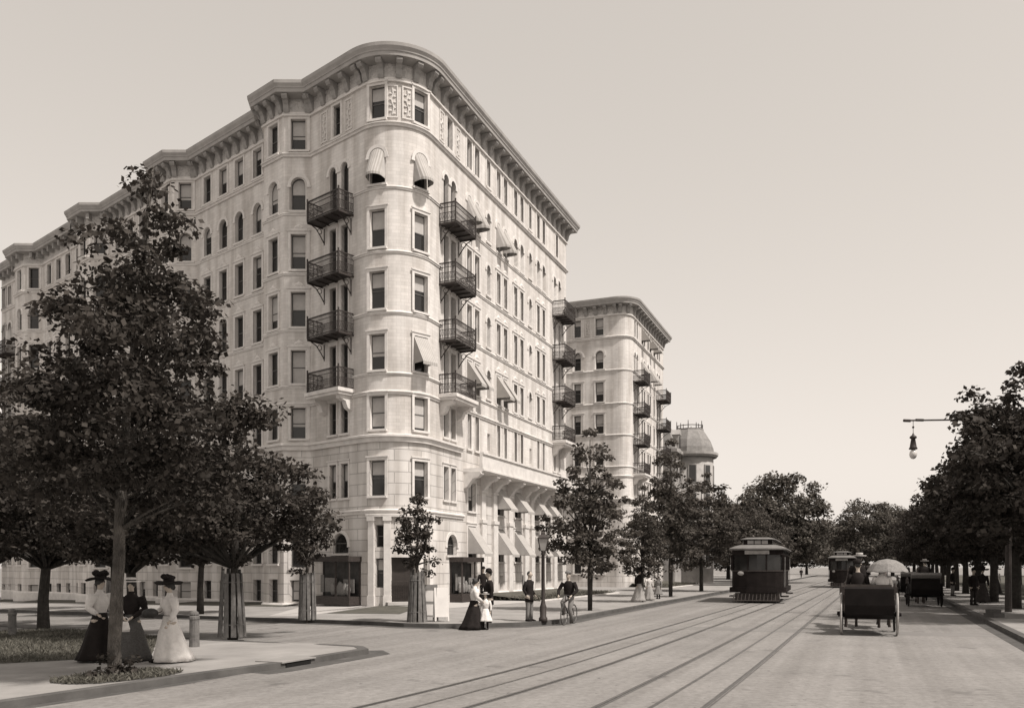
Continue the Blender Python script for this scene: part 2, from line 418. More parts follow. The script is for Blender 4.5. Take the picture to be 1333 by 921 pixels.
# grass plot and tree pit in the foreground
gp = [at(-60, 826, .12)[:2], at(40, 820, .12)[:2], at(116, 820, .12)[:2], at(206, 829, .12)[:2], at(198, 850, .12)[:2], at(112, 857, .12)[:2], at(0, 863, .12)[:2], at(-120, 868, .12)[:2]]
struct(sheet('grass_plot', gp, .12, M_GRASS))
pit = [at(a, b, .12)[:2] for a, b in ((64, 888), (84, 883), (112, 879), (150, 875), (200, 872), (238, 874), (214, 880), (170, 885), (128, 889), (90, 890))]
struct(sheet('tree_pit', pit, .12, M_SOIL))

def leaf_mesh(name, C, U, W, m, fold=0.0):
    """arrays of centres and two half-axes -> pointed leaf faces"""
    n = len(C); v = np.empty((n, 4, 3)); 
    v[:, 0] = C - U; v[:, 1] = C + W; v[:, 2] = C + U; v[:, 3] = C - W
    me = bpy.data.meshes.new(name); me.vertices.add(4*n); me.vertices.foreach_set('co', v.reshape(-1))
    me.loops.add(4*n); me.loops.foreach_set('vertex_index', np.arange(4*n, dtype=np.int32))
    me.polygons.add(n); me.polygons.foreach_set('loop_start', np.arange(0, 4*n, 4, dtype=np.int32))
    me.polygons.foreach_set('loop_total', np.full(n, 4, dtype=np.int32))
    me.materials.append(m); me.update(calc_edges=True); me.validate(); return me

def in_poly(P, poly):
    x, y = P[:, 0], P[:, 1]; c = np.zeros(len(P), bool); n = len(poly)
    for i in range(n):
        (x1, y1), (x2, y2) = poly[i], poly[i-1]
        c ^= ((y1 > y) != (y2 > y)) & (x < (x2-x1)*(y-y1)/(y2-y1+1e-12)+x1)
    return c
def grass(name, poly, n, h, wdt, dz, seed, label):
    g = np.random.default_rng(seed); p = np.array([q[:2] for q in poly])
    P = g.uniform(p.min(0), p.max(0), (n, 2)); P = P[in_poly(P, [tuple(q) for q in p])]; k = len(P)
    hh = h*g.uniform(.4, 1.2, k); a = g.uniform(0, 2*PI, k)
    z = np.array([ground(x) for x in P[:, 0]]) + dz
    U = np.stack([g.normal(0, .35, k)*hh, g.normal(0, .35, k)*hh, hh/2], 1)
    C = np.stack([P[:, 0], P[:, 1], z], 1) + U
    W = np.stack([np.cos(a)*wdt, np.sin(a)*wdt, 0*a], 1)
    o = link(name, leaf_mesh(name, C, U, W, M_BLADE)); o['kind'] = 'stuff'; o['label'] = label; return o
grass('grass', gp, 30000, .1, .013, .115, 1, 'rough dark grass on the plot behind the three women')
grass('ground_cover', pit, 3500, .09, .02, .115, 2, 'low weeds and leaves round the foot of the nearest tree')
for i, (s0, s1) in enumerate(((8.6, 24.4), (43.4, 59))):
    q = [along(CORNER, dR, s0), along(CORNER, dR, s1)]
    grass('grass', [along(q[0], nR, .2), along(q[1], nR, .2), along(q[1], nR, 3.8), along(q[0], nR, 3.8)], 9000, .25, .03, .14, 3+i, 'unmown grass bank below the %s avenue front' % ('corner wing' if i == 0 else 'farther wing'))

# ------------------------------------------------------------------ tram tracks, crossing, drain
TD = np.array([.3875, .9219]); TN = np.array([.9219, -.3875])
def track(label, P, kc, yc):
    t = thing('tram_track', label, 'tram track', (P[0], P[1], 0), world=True, group='tram tracks in the avenue')
    P = np.array(P)
    for nm, off, wd in (('rail', -.72, .07), ('rail', .72, .07), ('conduit_slot', 0, .03)):
        mb = MB(); segs = [along(P + TN*off, TD, s) for s in (-22, -19, -17, -15, -13, -11, -8, -4, 0, 40, 160)]
        segs = [(x - kc*max(0, yc-y)**2, y) for x, y in segs]
        for a, b in zip(segs, segs[1:]):
            for w0, w1, z in ((-wd+.01, -wd+.04, .006), (wd-.04, wd-.01, .006)) if nm == 'rail' else ((-wd, wd, .006),):
                mb.add([(a[0]+TN[0]*w0, a[1]+TN[1]*w0, z), (a[0]+TN[0]*w1, a[1]+TN[1]*w1, z), (b[0]+TN[0]*w1, b[1]+TN[1]*w1, z), (b[0]+TN[0]*w0, b[1]+TN[1]*w0, z)], [(0, 1, 2, 3)])
        o = mb.build(nm, mat('track_groove', .095, .8, .3, 3) if nm == 'rail' else M_RAIL, t)
        if nm == 'rail':
            mb = MB()
            for a, b in zip(segs, segs[1:]):
                for w0, w1 in ((-.02, .015),):
                    mb.add([(a[0]+TN[0]*w0, a[1]+TN[1]*w0, .012), (a[0]+TN[0]*w1, a[1]+TN[1]*w1, .012), (b[0]+TN[0]*w1, b[1]+TN[1]*w1, .012), (b[0]+TN[0]*w0, b[1]+TN[1]*w0, .012)], [(0, 1, 2, 3)])
            mb.build('rail_head', M_RAIL, o)
    return t
TRK_L = np.array([5.6, 28.1]); TRK_R = np.array([8.35, 27.3])
track('steel tram track running under the nearer tram', TRK_L, .0062, 20)
track('steel tram track to the right of the nearer tram, left of the carriage', TRK_R, .001, 20)
cr = [at(905, 824)[:2], at(1345, 842)[:2], at(1345, 836)[:2], at(905, 819)[:2]]
struct(sheet('crossing', [at(860, 818)[:2], at(1300, 829)[:2], at(1290, 824.5)[:2], at(862, 814)[:2]], .003, mat('crossing_stone', .175, .9, .12, .5, bump=.2)))
t = thing('storm_drain', 'black storm drain opening under a stone slab in the foreground kerb', 'drain', (-4.3, 17.45, 0), world=True)
kd = np.array(fk[5])-np.array(fk[4]); kd /= np.linalg.norm(kd); kn = np.array([kd[1], -kd[0]])
P = np.array(fk[4]) + kd*.05
mb = MB(); mb.obox((P[0], P[1], 0), kd, kn, .25, 1.05, .032, .05, .01, .105); mb.build('opening', mat('drain_dark', .008, .9), t)
mb = MB(); mb.obox((P[0], P[1], 0), kd, kn, .1, 1.2, -.6, .07, .108, .135); mb.build('slab', M_WALK, t)
# ------------------------------------------------------------------ apartment building
class Path:
    """closed plan outline, outward on the right of travel"""
    def __init__(s, pts):
        s.p = [np.array(q, float) for q in pts]; n = len(s.p); s.n = n
        s.d = []; s.len = []
        for i in range(n):
            e = s.p[(i+1) % n]-s.p[i]; l = np.linalg.norm(e); s.d.append(e/l); s.len.append(l)
        s.u = np.concatenate([[0], np.cumsum(s.len)])
        s.nr = [np.array([d[1], -d[0]]) for d in s.d]
        s.m = [(s.nr[i-1]+s.nr[i])/(1+s.nr[i-1]@s.nr[i]) for i in range(n)]
    def seg(s, u):
        i = int(np.searchsorted(s.u, u, side='right'))-1
        return min(max(i, 0), s.n-1)
    def F(s, u, z, d=0.0, i=None):
        if i is None: i = s.seg(u)
        t = (u-s.u[i])/s.len[i]; j = (i+1) % s.n
        q = s.p[i]*(1-t)+s.p[j]*t + d*(s.m[i]*(1-t)+s.m[j]*t)
        return (q[0], q[1], z)
    def up(s, q):
        best = None
        for i in range(s.n):
            t = min(max((np.array(q)-s.p[i])@s.d[i], 0), s.len[i]); e = np.linalg.norm(s.p[i]+s.d[i]*t-q)
            if best is None or e < best[0]-1e-9: best = (e, s.u[i]+t)
        return best[1]
    def at_px(s, px, u0, u1):
        us = np.linspace(u0, u1, 400); return min(us, key=lambda u: abs(px_of(s.F(u, 5))[0]-px))
    def breaks(s, u0, u1): return [u0] + [x for x in s.u if u0+1e-6 < x < u1-1e-6] + [u1]

def sweep(path, u0, u1, prof, mb=None, m=0, cap=True):
    """profile of (d,z) swept along path from u0 to u1"""
    mb = mb or MB(); rg = []
    bs = path.breaks(u0, u1)
    for k, u in enumerate(bs):
        i = path.seg(u - 1e-7) if k == len(bs)-1 else path.seg(u + 1e-7)
        rg.append([path.F(u, z, d, i) for d, z in prof])
    mb.rings(rg, m, cap); return mb

def wall(path, u0, u1, z0, z1, wins, reveal=.24, skip=None):
    mb = MB(); mb.uv = []
    def quad(a, b, c, d, uv): mb.add([a, b, c, d], [(0, 1, 2, 3)]); mb.uv.append(uv)
    ws = [q for q in wins if q['u1'] > u0 and q['u0'] < u1 and q['z1'] > z0 and q['z0'] < z1]
    ub = sorted(set([round(float(x), 4) for x in path.breaks(u0, u1)] + [round(float(q[k]), 4) for q in ws for k in ('u0', 'u1')]))
    for a, b in zip(ub, ub[1:]):
        if b-a < 1e-3: continue
        um = (a+b)/2; i = path.seg(um)
        cw = [q for q in ws if q['u0'] < um < q['u1']]
        zb = sorted(set([z0, z1] + [min(max(q[k], z0), z1) for q in cw for k in ('z0', 'z1')]))
        for c, d in zip(zb, zb[1:]):
            zm = (c+d)/2
            if d-c < 1e-4 or any(q['z0'] < zm < q['z1'] for q in cw): continue
            quad(path.F(a, c, 0, i), path.F(b, c, 0, i), path.F(b, d, 0, i), path.F(a, d, 0, i), [(a, c), (b, c), (b, d), (a, d)])
    for q in ws:
        a, b, c, d = q['u0'], q['u1'], max(q['z0'], z0), min(q['z1'], z1)
        ia = path.seg(a + 1e-5); ib = path.seg(b - 1e-5); r = -q.get('rev', reveal)
        sides = [((a, c), (a, d), ia, ia), ((b, d), (b, c), ib, ib)]
        if q['z0'] >= z0: sides.append(((b, c), (a, c), ib, ia))
        if not q['arch'] and q['z1'] <= z1: sides.append(((a, d), (b, d), ia, ib))
        for (ua, za), (ub_, zb_), i, j in sides:
            quad(path.F(ua, za, 0, i), path.F(ub_, zb_, 0, j), path.F(ub_, zb_, r, j), path.F(ua, za, r, i), [(ua, za), (ub_, zb_), (ub_, zb_+.2), (ua, za+.2)])
        if q['arch'] and q['z1'] <= z1:
            w2 = (b-a)/2; um = (a+b)/2; zs = d-w2; N = 12
            arc = [(um - w2*math.cos(PI*k/N), zs + w2*math.sin(PI*k/N)) for k in range(N+1)]
            pf = lambda u, z, dd=0: path.F(u, z, dd, path.seg(min(max(u, a+1e-5), b-1e-5)))
            for k in range(N):
                (x0, y0), (x1, y1) = arc[k], arc[k+1]
                quad(pf(x0, y0), pf(x1, y1), pf(x1, d), pf(x0, d), [(x0, y0), (x1, y1), (x1, d), (x0, d)])
                quad(pf(x0, y0), pf(x1, y1), pf(x1, y1, r), pf(x0, y0, r), [(x0, y0), (x1, y1), (x1, y1), (x0, y0)])
    return mb

def arch_outline(w, h, arch, inset=0):
    if not arch: return [(-w/2+inset, inset), (w/2-inset, inset), (w/2-inset, h-inset), (-w/2+inset, h-inset)]
    r = w/2; return [(-r+inset, inset), (r-inset, inset)] + [((r-inset)*math.cos(PI*k/14), h-r+(r-inset)*math.sin(PI*k/14)) for k in range(15)]
def ring_prism(mb, o, i, y0, y1, m=0):
    """frame between two outlines of equal count, from depth y0 (front) to y1; local x,z plane, -y outward"""
    n = len(o); vs = [(x, y0, z) for x, z in o]+[(x, y0, z) for x, z in i]+[(x, y1, z) for x, z in o]+[(x, y1, z) for x, z in i]
    fs = []
    for k in range(n):
        j = (k+1) % n
        fs += [(k, j, n+j, n+k), (2*n+k, 3*n+k, 3*n+j, 2*n+j), (k, 2*n+k, 2*n+j, j), (n+k, n+j, 3*n+j, 3*n+k)]
    mb.add(vs, fs, m)
WM = {}
def win_meshes(w, h, arch, style):
    key = (round(w, 2), round(h, 2), arch, style)
    if key in WM: return WM[key]
    w, h = key[0], key[1]
    o = arch_outline(w+.02, h+.01, arch); i = arch_outline(w, h, arch, .055 if style != 'narrow' else .045)
    fr = MB(); ring_prism(fr, o, i, -.04, .03)
    mz = h*.5
    fr.box(-w/2+.05, w/2-.05, -.03, .02, mz-.025, mz+.025)
    if style == 'french': fr.box(-.018, .018, -.03, .02, .05, h-.06 if not arch else h-.06)
    pn = MB(); pn.prism(arch_outline(w, h, arch, .05), lambda a, b, t: (a, t, b), .0, .012)
    su = MB()
    if style != 'bare':
        rv = -.24+.0
        if arch:
            r = w/2; N = 14
            oo = [((r+.17)*math.cos(PI*k/N), h-r+(r+.17)*math.sin(PI*k/N)) for k in range(N+1)]
            ii = [((r+.01)*math.cos(PI*k/N), h-r+(r+.01)*math.sin(PI*k/N)) for k in range(N+1)]
            for k in range(N):
                su.prism([oo[k], oo[k+1], ii[k+1], ii[k]], lambda a, b, t: (a, t, b), rv-.045, rv+.005)
            su.box(-w/2-.2, -w/2-.0, rv-.05, rv+.005, h-r-.1, h-r); su.box(w/2, w/2+.2, rv-.05, rv+.005, h-r-.1, h-r)
        else:
            t = .1 if style in ('narrow', 'french') else .15
            for s in (-1, 1):
                su.box(*sorted((s*(w/2+.012), s*(w/2+t))), rv-.03, rv+.005, .0, h+.012)
            su.box(-w/2-t, w/2+t, rv-.034, rv+.005, h+.012, h+.16)
            su.box(-w/2-t-.05, w/2+t+.05, rv-.075, rv+.005, h+.161, h+.22)
            if style == 'crest':
                su.box(-w/2-.02, w/2+.02, rv-.06, rv+.005, h+.221, h+.3)
                pts = [(-.28, .3), (.28, .3), (.2, .43), (.08, .5), (0, .56), (-.08, .5), (-.2, .43)]
                su.prism([(a, h+b) for a, b in pts], lambda a, b, t: (a, t, b), rv-.055, rv+.005)
                su.ball((0, rv-.05, h+.4), (.11, .05, .11), 8)
                su.ball((-.17, rv-.05, h+.36), (.07, .04, .06), 6); su.ball((.17, rv-.05, h+.36), (.07, .04, .06), 6)
        su.box(-w/2-.12, w/2+.12, rv-.1, .0, -.11, -.002)
    WM[key] = (fr.mesh('sash_window', M_SASH), pn.mesh('pane', M_GLASS), su.mesh('surround', M_TRIM) if su.v else None)
    return WM[key]
BL = {}
def blind_mesh(w, h, arch, frac):
    key = (round(w, 2), round(h, 2), arch, round(frac, 1))
    if key not in BL:
        o = arch_outline(w, h, arch, .06); zc = h*(1-key[3])
        poly = []
        n = len(o)
        for k in range(n):   # clip to z>zc
            a, b = o[k], o[(k+1) % n]
            if a[1] >= zc: poly.append(a)
            if (a[1]-zc)*(b[1]-zc) < 0:
                t = (zc-a[1])/(b[1]-a[1]); poly.append((a[0]+(b[0]-a[0])*t, zc))
        mb = MB(); mb.prism(poly, lambda a, b, t: (a, t, b), -.012, -.006); BL[key] = mb.mesh('roller_blind', M_BLIND)
    return BL[key]

AW = {}
def awning_mesh(w, h, d, arch):
    key = (round(w, 2), round(h, 2), round(d, 2), arch)
    if key not in AW:
        w, h, d = key[:3]; mb = MB(); e = .018
        wt = w*.5 if not arch else w*.3
        if arch:
            N = 8
            top = [(w/2*math.cos(PI - PI*k/N), -.26, h - w/2 + w/2*math.sin(PI*k/N)) for k in range(N+1)]
            bot = [(w*.56*math.cos(PI - PI*k/N), -.26-d*math.sin(PI*k/N)**.6, h*.18) for k in range(N+1)]
            val = [(x, y, z-.12) for x, y, z in bot]
            for A_, B_ in ((top, bot), (bot, val)):
                inn = lambda q: (q[0]*.97, q[1]+.03, q[2]-.004)
                for k in range(N):
                    mb.add([A_[k], A_[k+1], B_[k+1], B_[k], inn(A_[k]), inn(A_[k+1]), inn(B_[k+1]), inn(B_[k])],
                           [(0, 1, 2, 3), (7, 6, 5, 4), (3, 2, 6, 7), (0, 3, 7, 4), (1, 5, 6, 2), (0, 4, 5, 1)])
        else:
            zt, zb = h*.98, h*.22
            for x0, x1 in ((-w*.56, w*.56),):
                mb.add([(x0, -.27, zt), (x1, -.27, zt), (x1, -.27-d, zb), (x0, -.27-d, zb), (x0, -.27, zt-e*2), (x1, -.27, zt-e*2), (x1, -.27-d+e, zb-e), (x0, -.27-d+e, zb-e)],
                       [(0, 1, 2, 3), (7, 6, 5, 4), (3, 2, 6, 7), (0, 3, 7, 4), (1, 5, 6, 2), (0, 4, 5, 1)])
                mb.box(x0, x1, -.27-d-.002, -.27-d+.014, zb-.16, zb+.0)
                for x in (x0+.008, x1-.008):
                    mb.add([(x-.007, -.27, zt-.04), (x-.007, -.27-d+.02, zb-.02), (x-.007, -.27, zb-.02), (x+.007, -.27, zt-.04), (x+.007, -.27-d+.02, zb-.02), (x+.007, -.27, zb-.02)],
                           [(0, 1, 2), (5, 4, 3), (0, 3, 4, 1), (1, 4, 5, 2), (2, 5, 3, 0)])
        AW[key] = mb.mesh('awning', M_AWN)
    return AW[key]

BA = {}
def balcony_meshes(w, d, stone=False):
    key = (w, d, stone)
    if key in BA: return BA[key]
    rl = MB(); h = 1.0
    def fence(x0, y0, x1, y1):
        n = max(4, int(math.hypot(x1-x0, y1-y0)/.09)); U = np.array([x1-x0, y1-y0]); l = np.linalg.norm(U); U = U/l; W_ = np.array([-U[1], U[0]])
        for z, t in ((.06, .022), (.5, .014), (.78, .014), (h, .026)): rl.obox((x0, y0, 0), U, W_, 0, l, -t, t, z-t, z+t)
        for k in range(n+1):
            x = l*k/n; t = .008; rl.obox((x0, y0, 0), U, W_, x-t, x+t, -t, t, .03, h)
        for k in range(n):       # scroll work as crossed diagonals
            xa, xb = l*k/n, l*(k+1)/n
            for za, zb in ((.1, .5), (.5, .1), (.8, .98)):
                a = np.array([x0, y0])+U*xa; b = np.array([x0, y0])+U*xb
                rl.chain([(a[0], a[1], za), ((a[0]+b[0])/2-W_[0]*.02, (a[1]+b[1])/2-W_[1]*.02, (za+zb)/2+.04), (b[0], b[1], zb)], .007, 4)
    y = -d
    fence(-w/2, y, w/2, y); fence(-w/2, -.02, -w/2, y); fence(w/2, -.02, w/2, y)
    for sx in (-1, 1): rl.box(sx*w/2-.03, sx*w/2+.03, y-.03, y+.03, 0, h+.09); rl.ball((sx*w/2, y, h+.13), .05, 8)
    fl = MB(); br = MB()
    if stone:
        fl.box(-w/2-.12, w/2+.12, y-.12, -.0, -.2, -.02); fl.box(-w/2-.04, w/2+.04, y-.04, 0, -.34, -.2)
        for sx in (-.8, .8):
            x = sx*w/2
            br.prism([(0, -.341), (y*.85, -.341), (y*.8, -.5), (y*.45, -.62), (y*.3, -.95), (0, -1.1)], lambda a, b, t: (t, a, b), x-.16, x+.16)
    else:
        fl.box(-w/2-.02, w/2+.02, y-.02, -.0, -.05, .0)
        for k in range(5): xx = -w/2+w*k/4; fl.box(xx-.03, xx+.03, y, 0, -.11, -.05)
        for sx in (-.86, .86):
            x = sx*w/2
            br.chain([(x, y*.9, -.16), (x, y*.55, -.3), (x, y*.25, -.62), (x, -.03, -.9)], .028, 6)
            br.torus((x, y*.32, -.36), .13, .02, 'x', 14, 5); br.box(x-.02, x+.02, -.035, .0, -1.0, -.16)
    BA[key] = (fl.mesh('iron_balcony' if not stone else 'stone_balcony', M_TRIM if stone else M_IRON), rl.mesh('railing', M_IRON), br.mesh('bracket', M_TRIM if stone else M_IRON))
    return BA[key]

br = MB()
br.prism([(.03, .0), (.03, -.72), (.12, -.76), (.19, -.62), (.24, -.38), (.36, -.24), (.52, -.22), (.6, -.1), (.6, .0)], lambda a, b, t: (t, -a, b), -.15, .15)
BRK = br.mesh('cornice_bracket', M_SOFFIT)
pm = MB(); 
ring_prism(pm, arch_outline(.55, 1.6, False), arch_outline(.55, 1.6, False, .06), -.05, .0)
pm.chain([(0, -.03, .15), (.06, -.03, .5), (-.06, -.03, .9), (.03, -.03, 1.2), (0, -.03, 1.45)], .035, 6)
for k in range(9): pm.ball(((-1)**k*.1, -.02, .2+.14*k), (.08, .035, .05), 6)
PANEL = pm.mesh('carved_panel', M_TRIM)

class Wing:
    def __init__(s, root, path, name): s.r = root; s.p = path; s.w = []; s.o = tuple(root.location)
    def frame(s, u, d=0):
        i = s.p.seg(u); q = s.p.F(u, 0, d, i); t = s.p.d[i]; return q, math.atan2(t[1], t[0])
    def place(s, name, me, u, z, d=0, parent=None, dz=0):
        q, a = s.frame(u, d)
        return link(name, me, s.r, (q[0]-s.o[0], q[1]-s.o[1], z-s.o[2]), a)
    def win(s, u, w, z0, z1, arch=False, style='plain', blind=None, awn=0, name='sash_window', rev=.24, prio=1.0):
        q = dict(u=u, u0=u-w/2, u1=u+w/2, w=w, z0=z0, z1=z1, arch=arch, style=style, blind=blind, awn=awn, name=name, rev=rev)
        X = s.p.F(u, (z0+z1)/2); px, py = px_of(X) if X[1] > 1 else (-999, 0)
        n = s.p.nr[s.p.seg(u)]; v = np.array([X[0], X[1]]); v = v/np.linalg.norm(v)
        q['area'] = prio*max(0, -(n@v))*w*(z1-z0)/(X[1]**2) * (1 if -10 < px < 1340 else 0)
        if px < 300 and py > 360: q['area'] *= .15
        if px < 200 and py > 250: q['area'] *= .4
        s.w.append(q); return q
    def emit(s, limit):
        for nm in sorted(set(q['name'] for q in s.w)):
            L = sorted([q for q in s.w if q['name'] == nm], key=lambda q: -q['area'])
            rest = MB()
            for k, q in enumerate(L):
                fr, pn, su = win_meshes(q['w'], q['z1']-q['z0'], q['arch'], q['style'])
                if k < limit:
                    o = s.place(nm, fr, q['u'], q['z0'], -q['rev']+.0)
                    link('pane', pn, o)
                    if su: link('surround', su, o)
                    b = q['blind'] if q['blind'] is not None else RND.choice([0, .4, .5, .5, .5, .6, .3, .7])
                    if b: link('roller_blind', blind_mesh(q['w'], q['z1']-q['z0'], q['arch'], b), o)
                    if q['awn']: link('awning', awning_mesh(q['w'], q['z1']-q['z0'], q['awn'], q['arch']), o)
                else:
                    c, a = s.frame(q['u'], -q['rev']); ca, sa = math.cos(a), math.sin(a)
                    for mi, me in enumerate((fr, pn, su)):
                        if me is None: continue
                        vs = [(c[0]+v.co.x*ca-v.co.y*sa, c[1]+v.co.x*sa+v.co.y*ca, q['z0']+v.co.z) for v in me.vertices]
                        rest.add(vs, [tuple(f.vertices) for f in me.polygons], mi)
            if rest.v:
                o = rest.build(nm, [M_SASH, M_GLASS, M_TRIM], s.r); o['kind'] = 'stuff'

ZF = {8: (24.2, 25.85), 7: (20.98, 22.75), 6: (17.85, 19.72), 5: (14.8, 16.65), 4: (11.78, 13.55), 3: (8.85, 10.5), 2: (5.55, 7.3)}
CORN = [(.0, 26.0), (.1, 26.0), (.1, 26.12), (.05, 26.16), (.05, 26.3)]
TOPC = [(-.2, 26.9), (.03, 26.9), (.1, 26.92), (.66, 26.95), (.68, 27.12), (.72, 27.14), (.73, 27.2), (.82, 27.34), (.84, 27.5), (.8, 27.53), (-.6, 27.56), (-.6, 26.9)]

def shell(W, u0, u1, ztop=27.0, zbot=-1.7):
    """wall in two materials, belts, frieze and cornice between u0 and u1"""
    p, r = W.p, W.r
    wall(p, 0, p.u[-1], 8.54, ztop, W.w).build('wall', M_BRICK, r)
    wall(p, 0, p.u[-1], zbot, 8.54, W.w).build('stone_base', M_BASE, r)
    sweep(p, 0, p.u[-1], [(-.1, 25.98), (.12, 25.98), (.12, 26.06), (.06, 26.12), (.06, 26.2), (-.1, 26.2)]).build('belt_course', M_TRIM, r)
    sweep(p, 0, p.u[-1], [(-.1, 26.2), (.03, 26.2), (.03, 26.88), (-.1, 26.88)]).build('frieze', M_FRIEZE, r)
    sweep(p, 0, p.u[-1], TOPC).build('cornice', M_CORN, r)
    mb = MB(); n = p.n
    mb.add([p.F(p.u[i], 27.3, -.5, i) for i in range(n)], [tuple(range(n))]); mb.build('roof', M_ROOF, r)

def belts(W, zs, rng):
    for z, d, h, dent in zs:
        for a, b in rng(z):
            sweep(W.p, a, b, [(-.05, z-h), (d*.5, z-h), (d*.6, z-h*.4), (d, z-h*.3), (d, z), (d*.4, z+.05), (-.05, z+.05)]).build('belt_course', M_TRIM, W.r)
            if 0:
                mb = MB(); u = a+.1
                while u < b-.1:
                    q, an = W.frame(u); i = W.p.seg(u)
                    mb.obox((q[0], q[1], 0), W.p.d[i], W.p.nr[i], -.035, .035, .0, d*.45, z-h-.07, z-h+.02); u += .15
                mb.build('dentil_course', M_TRIM, W.r)

# ---- wing at the corner
PITCH = 11.7
r_ = 2.1; tl = r_*math.tan(R(108.3/2))
pts = [along(CORNER, dL, 50.5)]
for k in (3, 2, 1, 0):
    s0 = PITCH*k
    for s, o in ((11.2, 0), (10.15, .95), (8.3, .95), (7.2, 0)): pts.append(along(along(CORNER, dL, s0+s), nL, o))
T0 = np.array(along(CORNER, dL, tl)); T1 = np.array(along(CORNER, dR, tl))
O = T0 - nL*r_
a0 = math.atan2(nL[1], nL[0]); a1 = math.atan2(nR[1], nR[0])
NA = 30
for k in range(NA+1):
    a = a0 + (a1-a0)*k/NA; pts.append((O[0]+r_*math.cos(a), O[1]+r_*math.sin(a)))
ER = np.array(along(CORNER, dR, 24.55)); EL = np.array(pts[0])
inn = CORNER + (dL+dR)*13/math.sin(R(71.7))
pts += [tuple(ER), along(ER, -nR, 13), tuple(inn), along(EL, -nL, 13)]
P1 = Path(pts)
B1 = thing('apartment_building', 'eight storey pale apartment building with rounded corner, bay windows and deep bracketed cornice', 'building', (CORNER[0], CORNER[1], 0), world=True)
W1 = Wing(B1, P1, 'a')
uT0, uT1 = P1.up(T0), P1.up(T1); uER = P1.up(ER)
UL = lambda s, o=0: P1.up(along(along(CORNER, dL, s), nL, o)); UR = lambda s: P1.up(along(CORNER, dR, s))
uA, uB = P1.at_px(491, uT0+.05, uT1-.05), P1.at_px(548, uT0+.05, uT1-.05)

for f, (z0, z1) in ZF.items():
    ar = f == 7; st = 'crest' if f in (4, 5, 6) else 'plain'
    # bays and the four windows between them
    for k in range(4):
        s0 = PITCH*k
        W1.win(UL(s0+9.25, .95), .85, z0, z1, ar, st, blind=0 if RND.random() < .5 else None)
        W1.win(P1.up((np.array(along(along(CORNER, dL, s0+7.2), nL, 0))+np.array(along(along(CORNER, dL, s0+8.3), nL, .95)))/2), .86, z0, z1, ar, st, blind=RND.choice([.5, .5, 1.0, .6]) if f not in (5,) else .5, prio=1.5)
        for s in (12.25, 14.1, 15.8, 17.55):
            W1.win(UL(s0+s), .85, z0, z1, ar, st, blind=RND.choice([0, 0, 0, .3, .5]))
    # rounded corner
    if f >= 2:
        for i, u in enumerate((uA, uB)):
            W1.win(u, .82, z0, z1, ar, 'plain', blind=[.5, .6, .4][f % 3] if f != 3 else .9, awn=.75 if f == 7 or (f == 4 and i == 1) else 0, prio=2)
    # side-street end of the rounded corner: pairs behind balconies
    if f == 8: W1.win(UL(4.98), .6, z0, z1, prio=2, blind=0)
    elif f in (4, 5, 6, 7):
        zb = {7: 19.88, 6: 16.78, 5: 13.82, 4: 10.95}[f]; zt = {7: 22.7, 6: 19.5, 5: 16.45, 4: 13.45}[f]
        for s in (4.36, 5.3): W1.win(UL(s), .58, zb, zt, ar, 'french', blind=0, name='french_window', prio=2)
    else:
        for s in (4.36, 5.3): W1.win(UL(s), .58, z0, z1, False, 'narrow', blind=.5 if f == 2 else 0, prio=2)
    # avenue front
    cols = [(4.62, 'b'), (5.5, 'b'), (7.55, 'p'), (8.6, 'p'), (10.24, 's'), (11.75, 'p'), (12.84, 'p'), (14.53, 'p'), (15.62, 'p'), (17.15, 's'), (18.68, 'p'), (19.76, 'p'), (22.1, 'b'), (23.1, 'b')]
    for s, kd in cols:
        aw = 0
        if f == 7 and s in (7.55, 8.6, 11.75, 12.84): aw = .8
        if f == 4 and s in (7.55, 8.6, 11.75, 12.84, 18.68): aw = .9
        if kd == 'b':
            if f == 8:
                if s in (4.62, 22.1): W1.win(UR(s+.45), .6, z0, z1, blind=.5, prio=2)
            elif f in (4, 5, 6, 7):
                zb = {7: 19.88, 6: 16.78, 5: 13.82, 4: 10.95}[f]; zt = {7: 22.7, 6: 19.5, 5: 16.45, 4: 13.45}[f]
                W1.win(UR(s), .56, zb, zt, ar, 'french', blind=0, name='french_window', prio=2)
            elif f == 3 or s < 6: W1.win(UR(s), .55, z0, z1, False, 'narrow', blind=0, prio=1.5)
        elif kd == 's':
            if f == 3: W1.win(UR(s), .42, z0, z0+1.0, False, 'bare', blind=0)
            elif f == 2: continue
            else: W1.win(UR(s), .5, z0+.1, z1, f in (4, 5, 6, 7), 'narrow', blind=.5, prio=1.4)
        elif f == 3: W1.win(UR(s), .5, 8.62, z1+.1, False, 'narrow', blind=0, prio=1.4)
        elif f == 2: continue
        else: W1.win(UR(s), .6, z0, z1, ar, st, blind=RND.choice([0, .3, .4, .5]), awn=aw, prio=1.4)
# avenue front, two lower storeys and basement
for s, aw in ((7.9, 0), (12.0, 1), (14.9, 1), (18.3, 1), (20.6, 1), (23.2, 0)):
    W1.win(UR(s), 1.0, 5.15, 6.75, False, 'plain', blind=.6 if not aw else 0, awn=.95 if aw else 0, prio=1.6)
for s in (7.9, 12.0, 14.9, 18.3, 20.6, 23.2):
    W1.win(UR(s), 1.0, 2.35, 4.3, False, 'plain', blind=0, awn=1.05, prio=1.6)
for s in (8.4, 10.3, 12.2, 13.9, 15.9, 17.8, 20.2, 22.4):
    W1.win(UR(s), .55, .62, 1.5, False, 'bare', blind=0, name='basement_window')
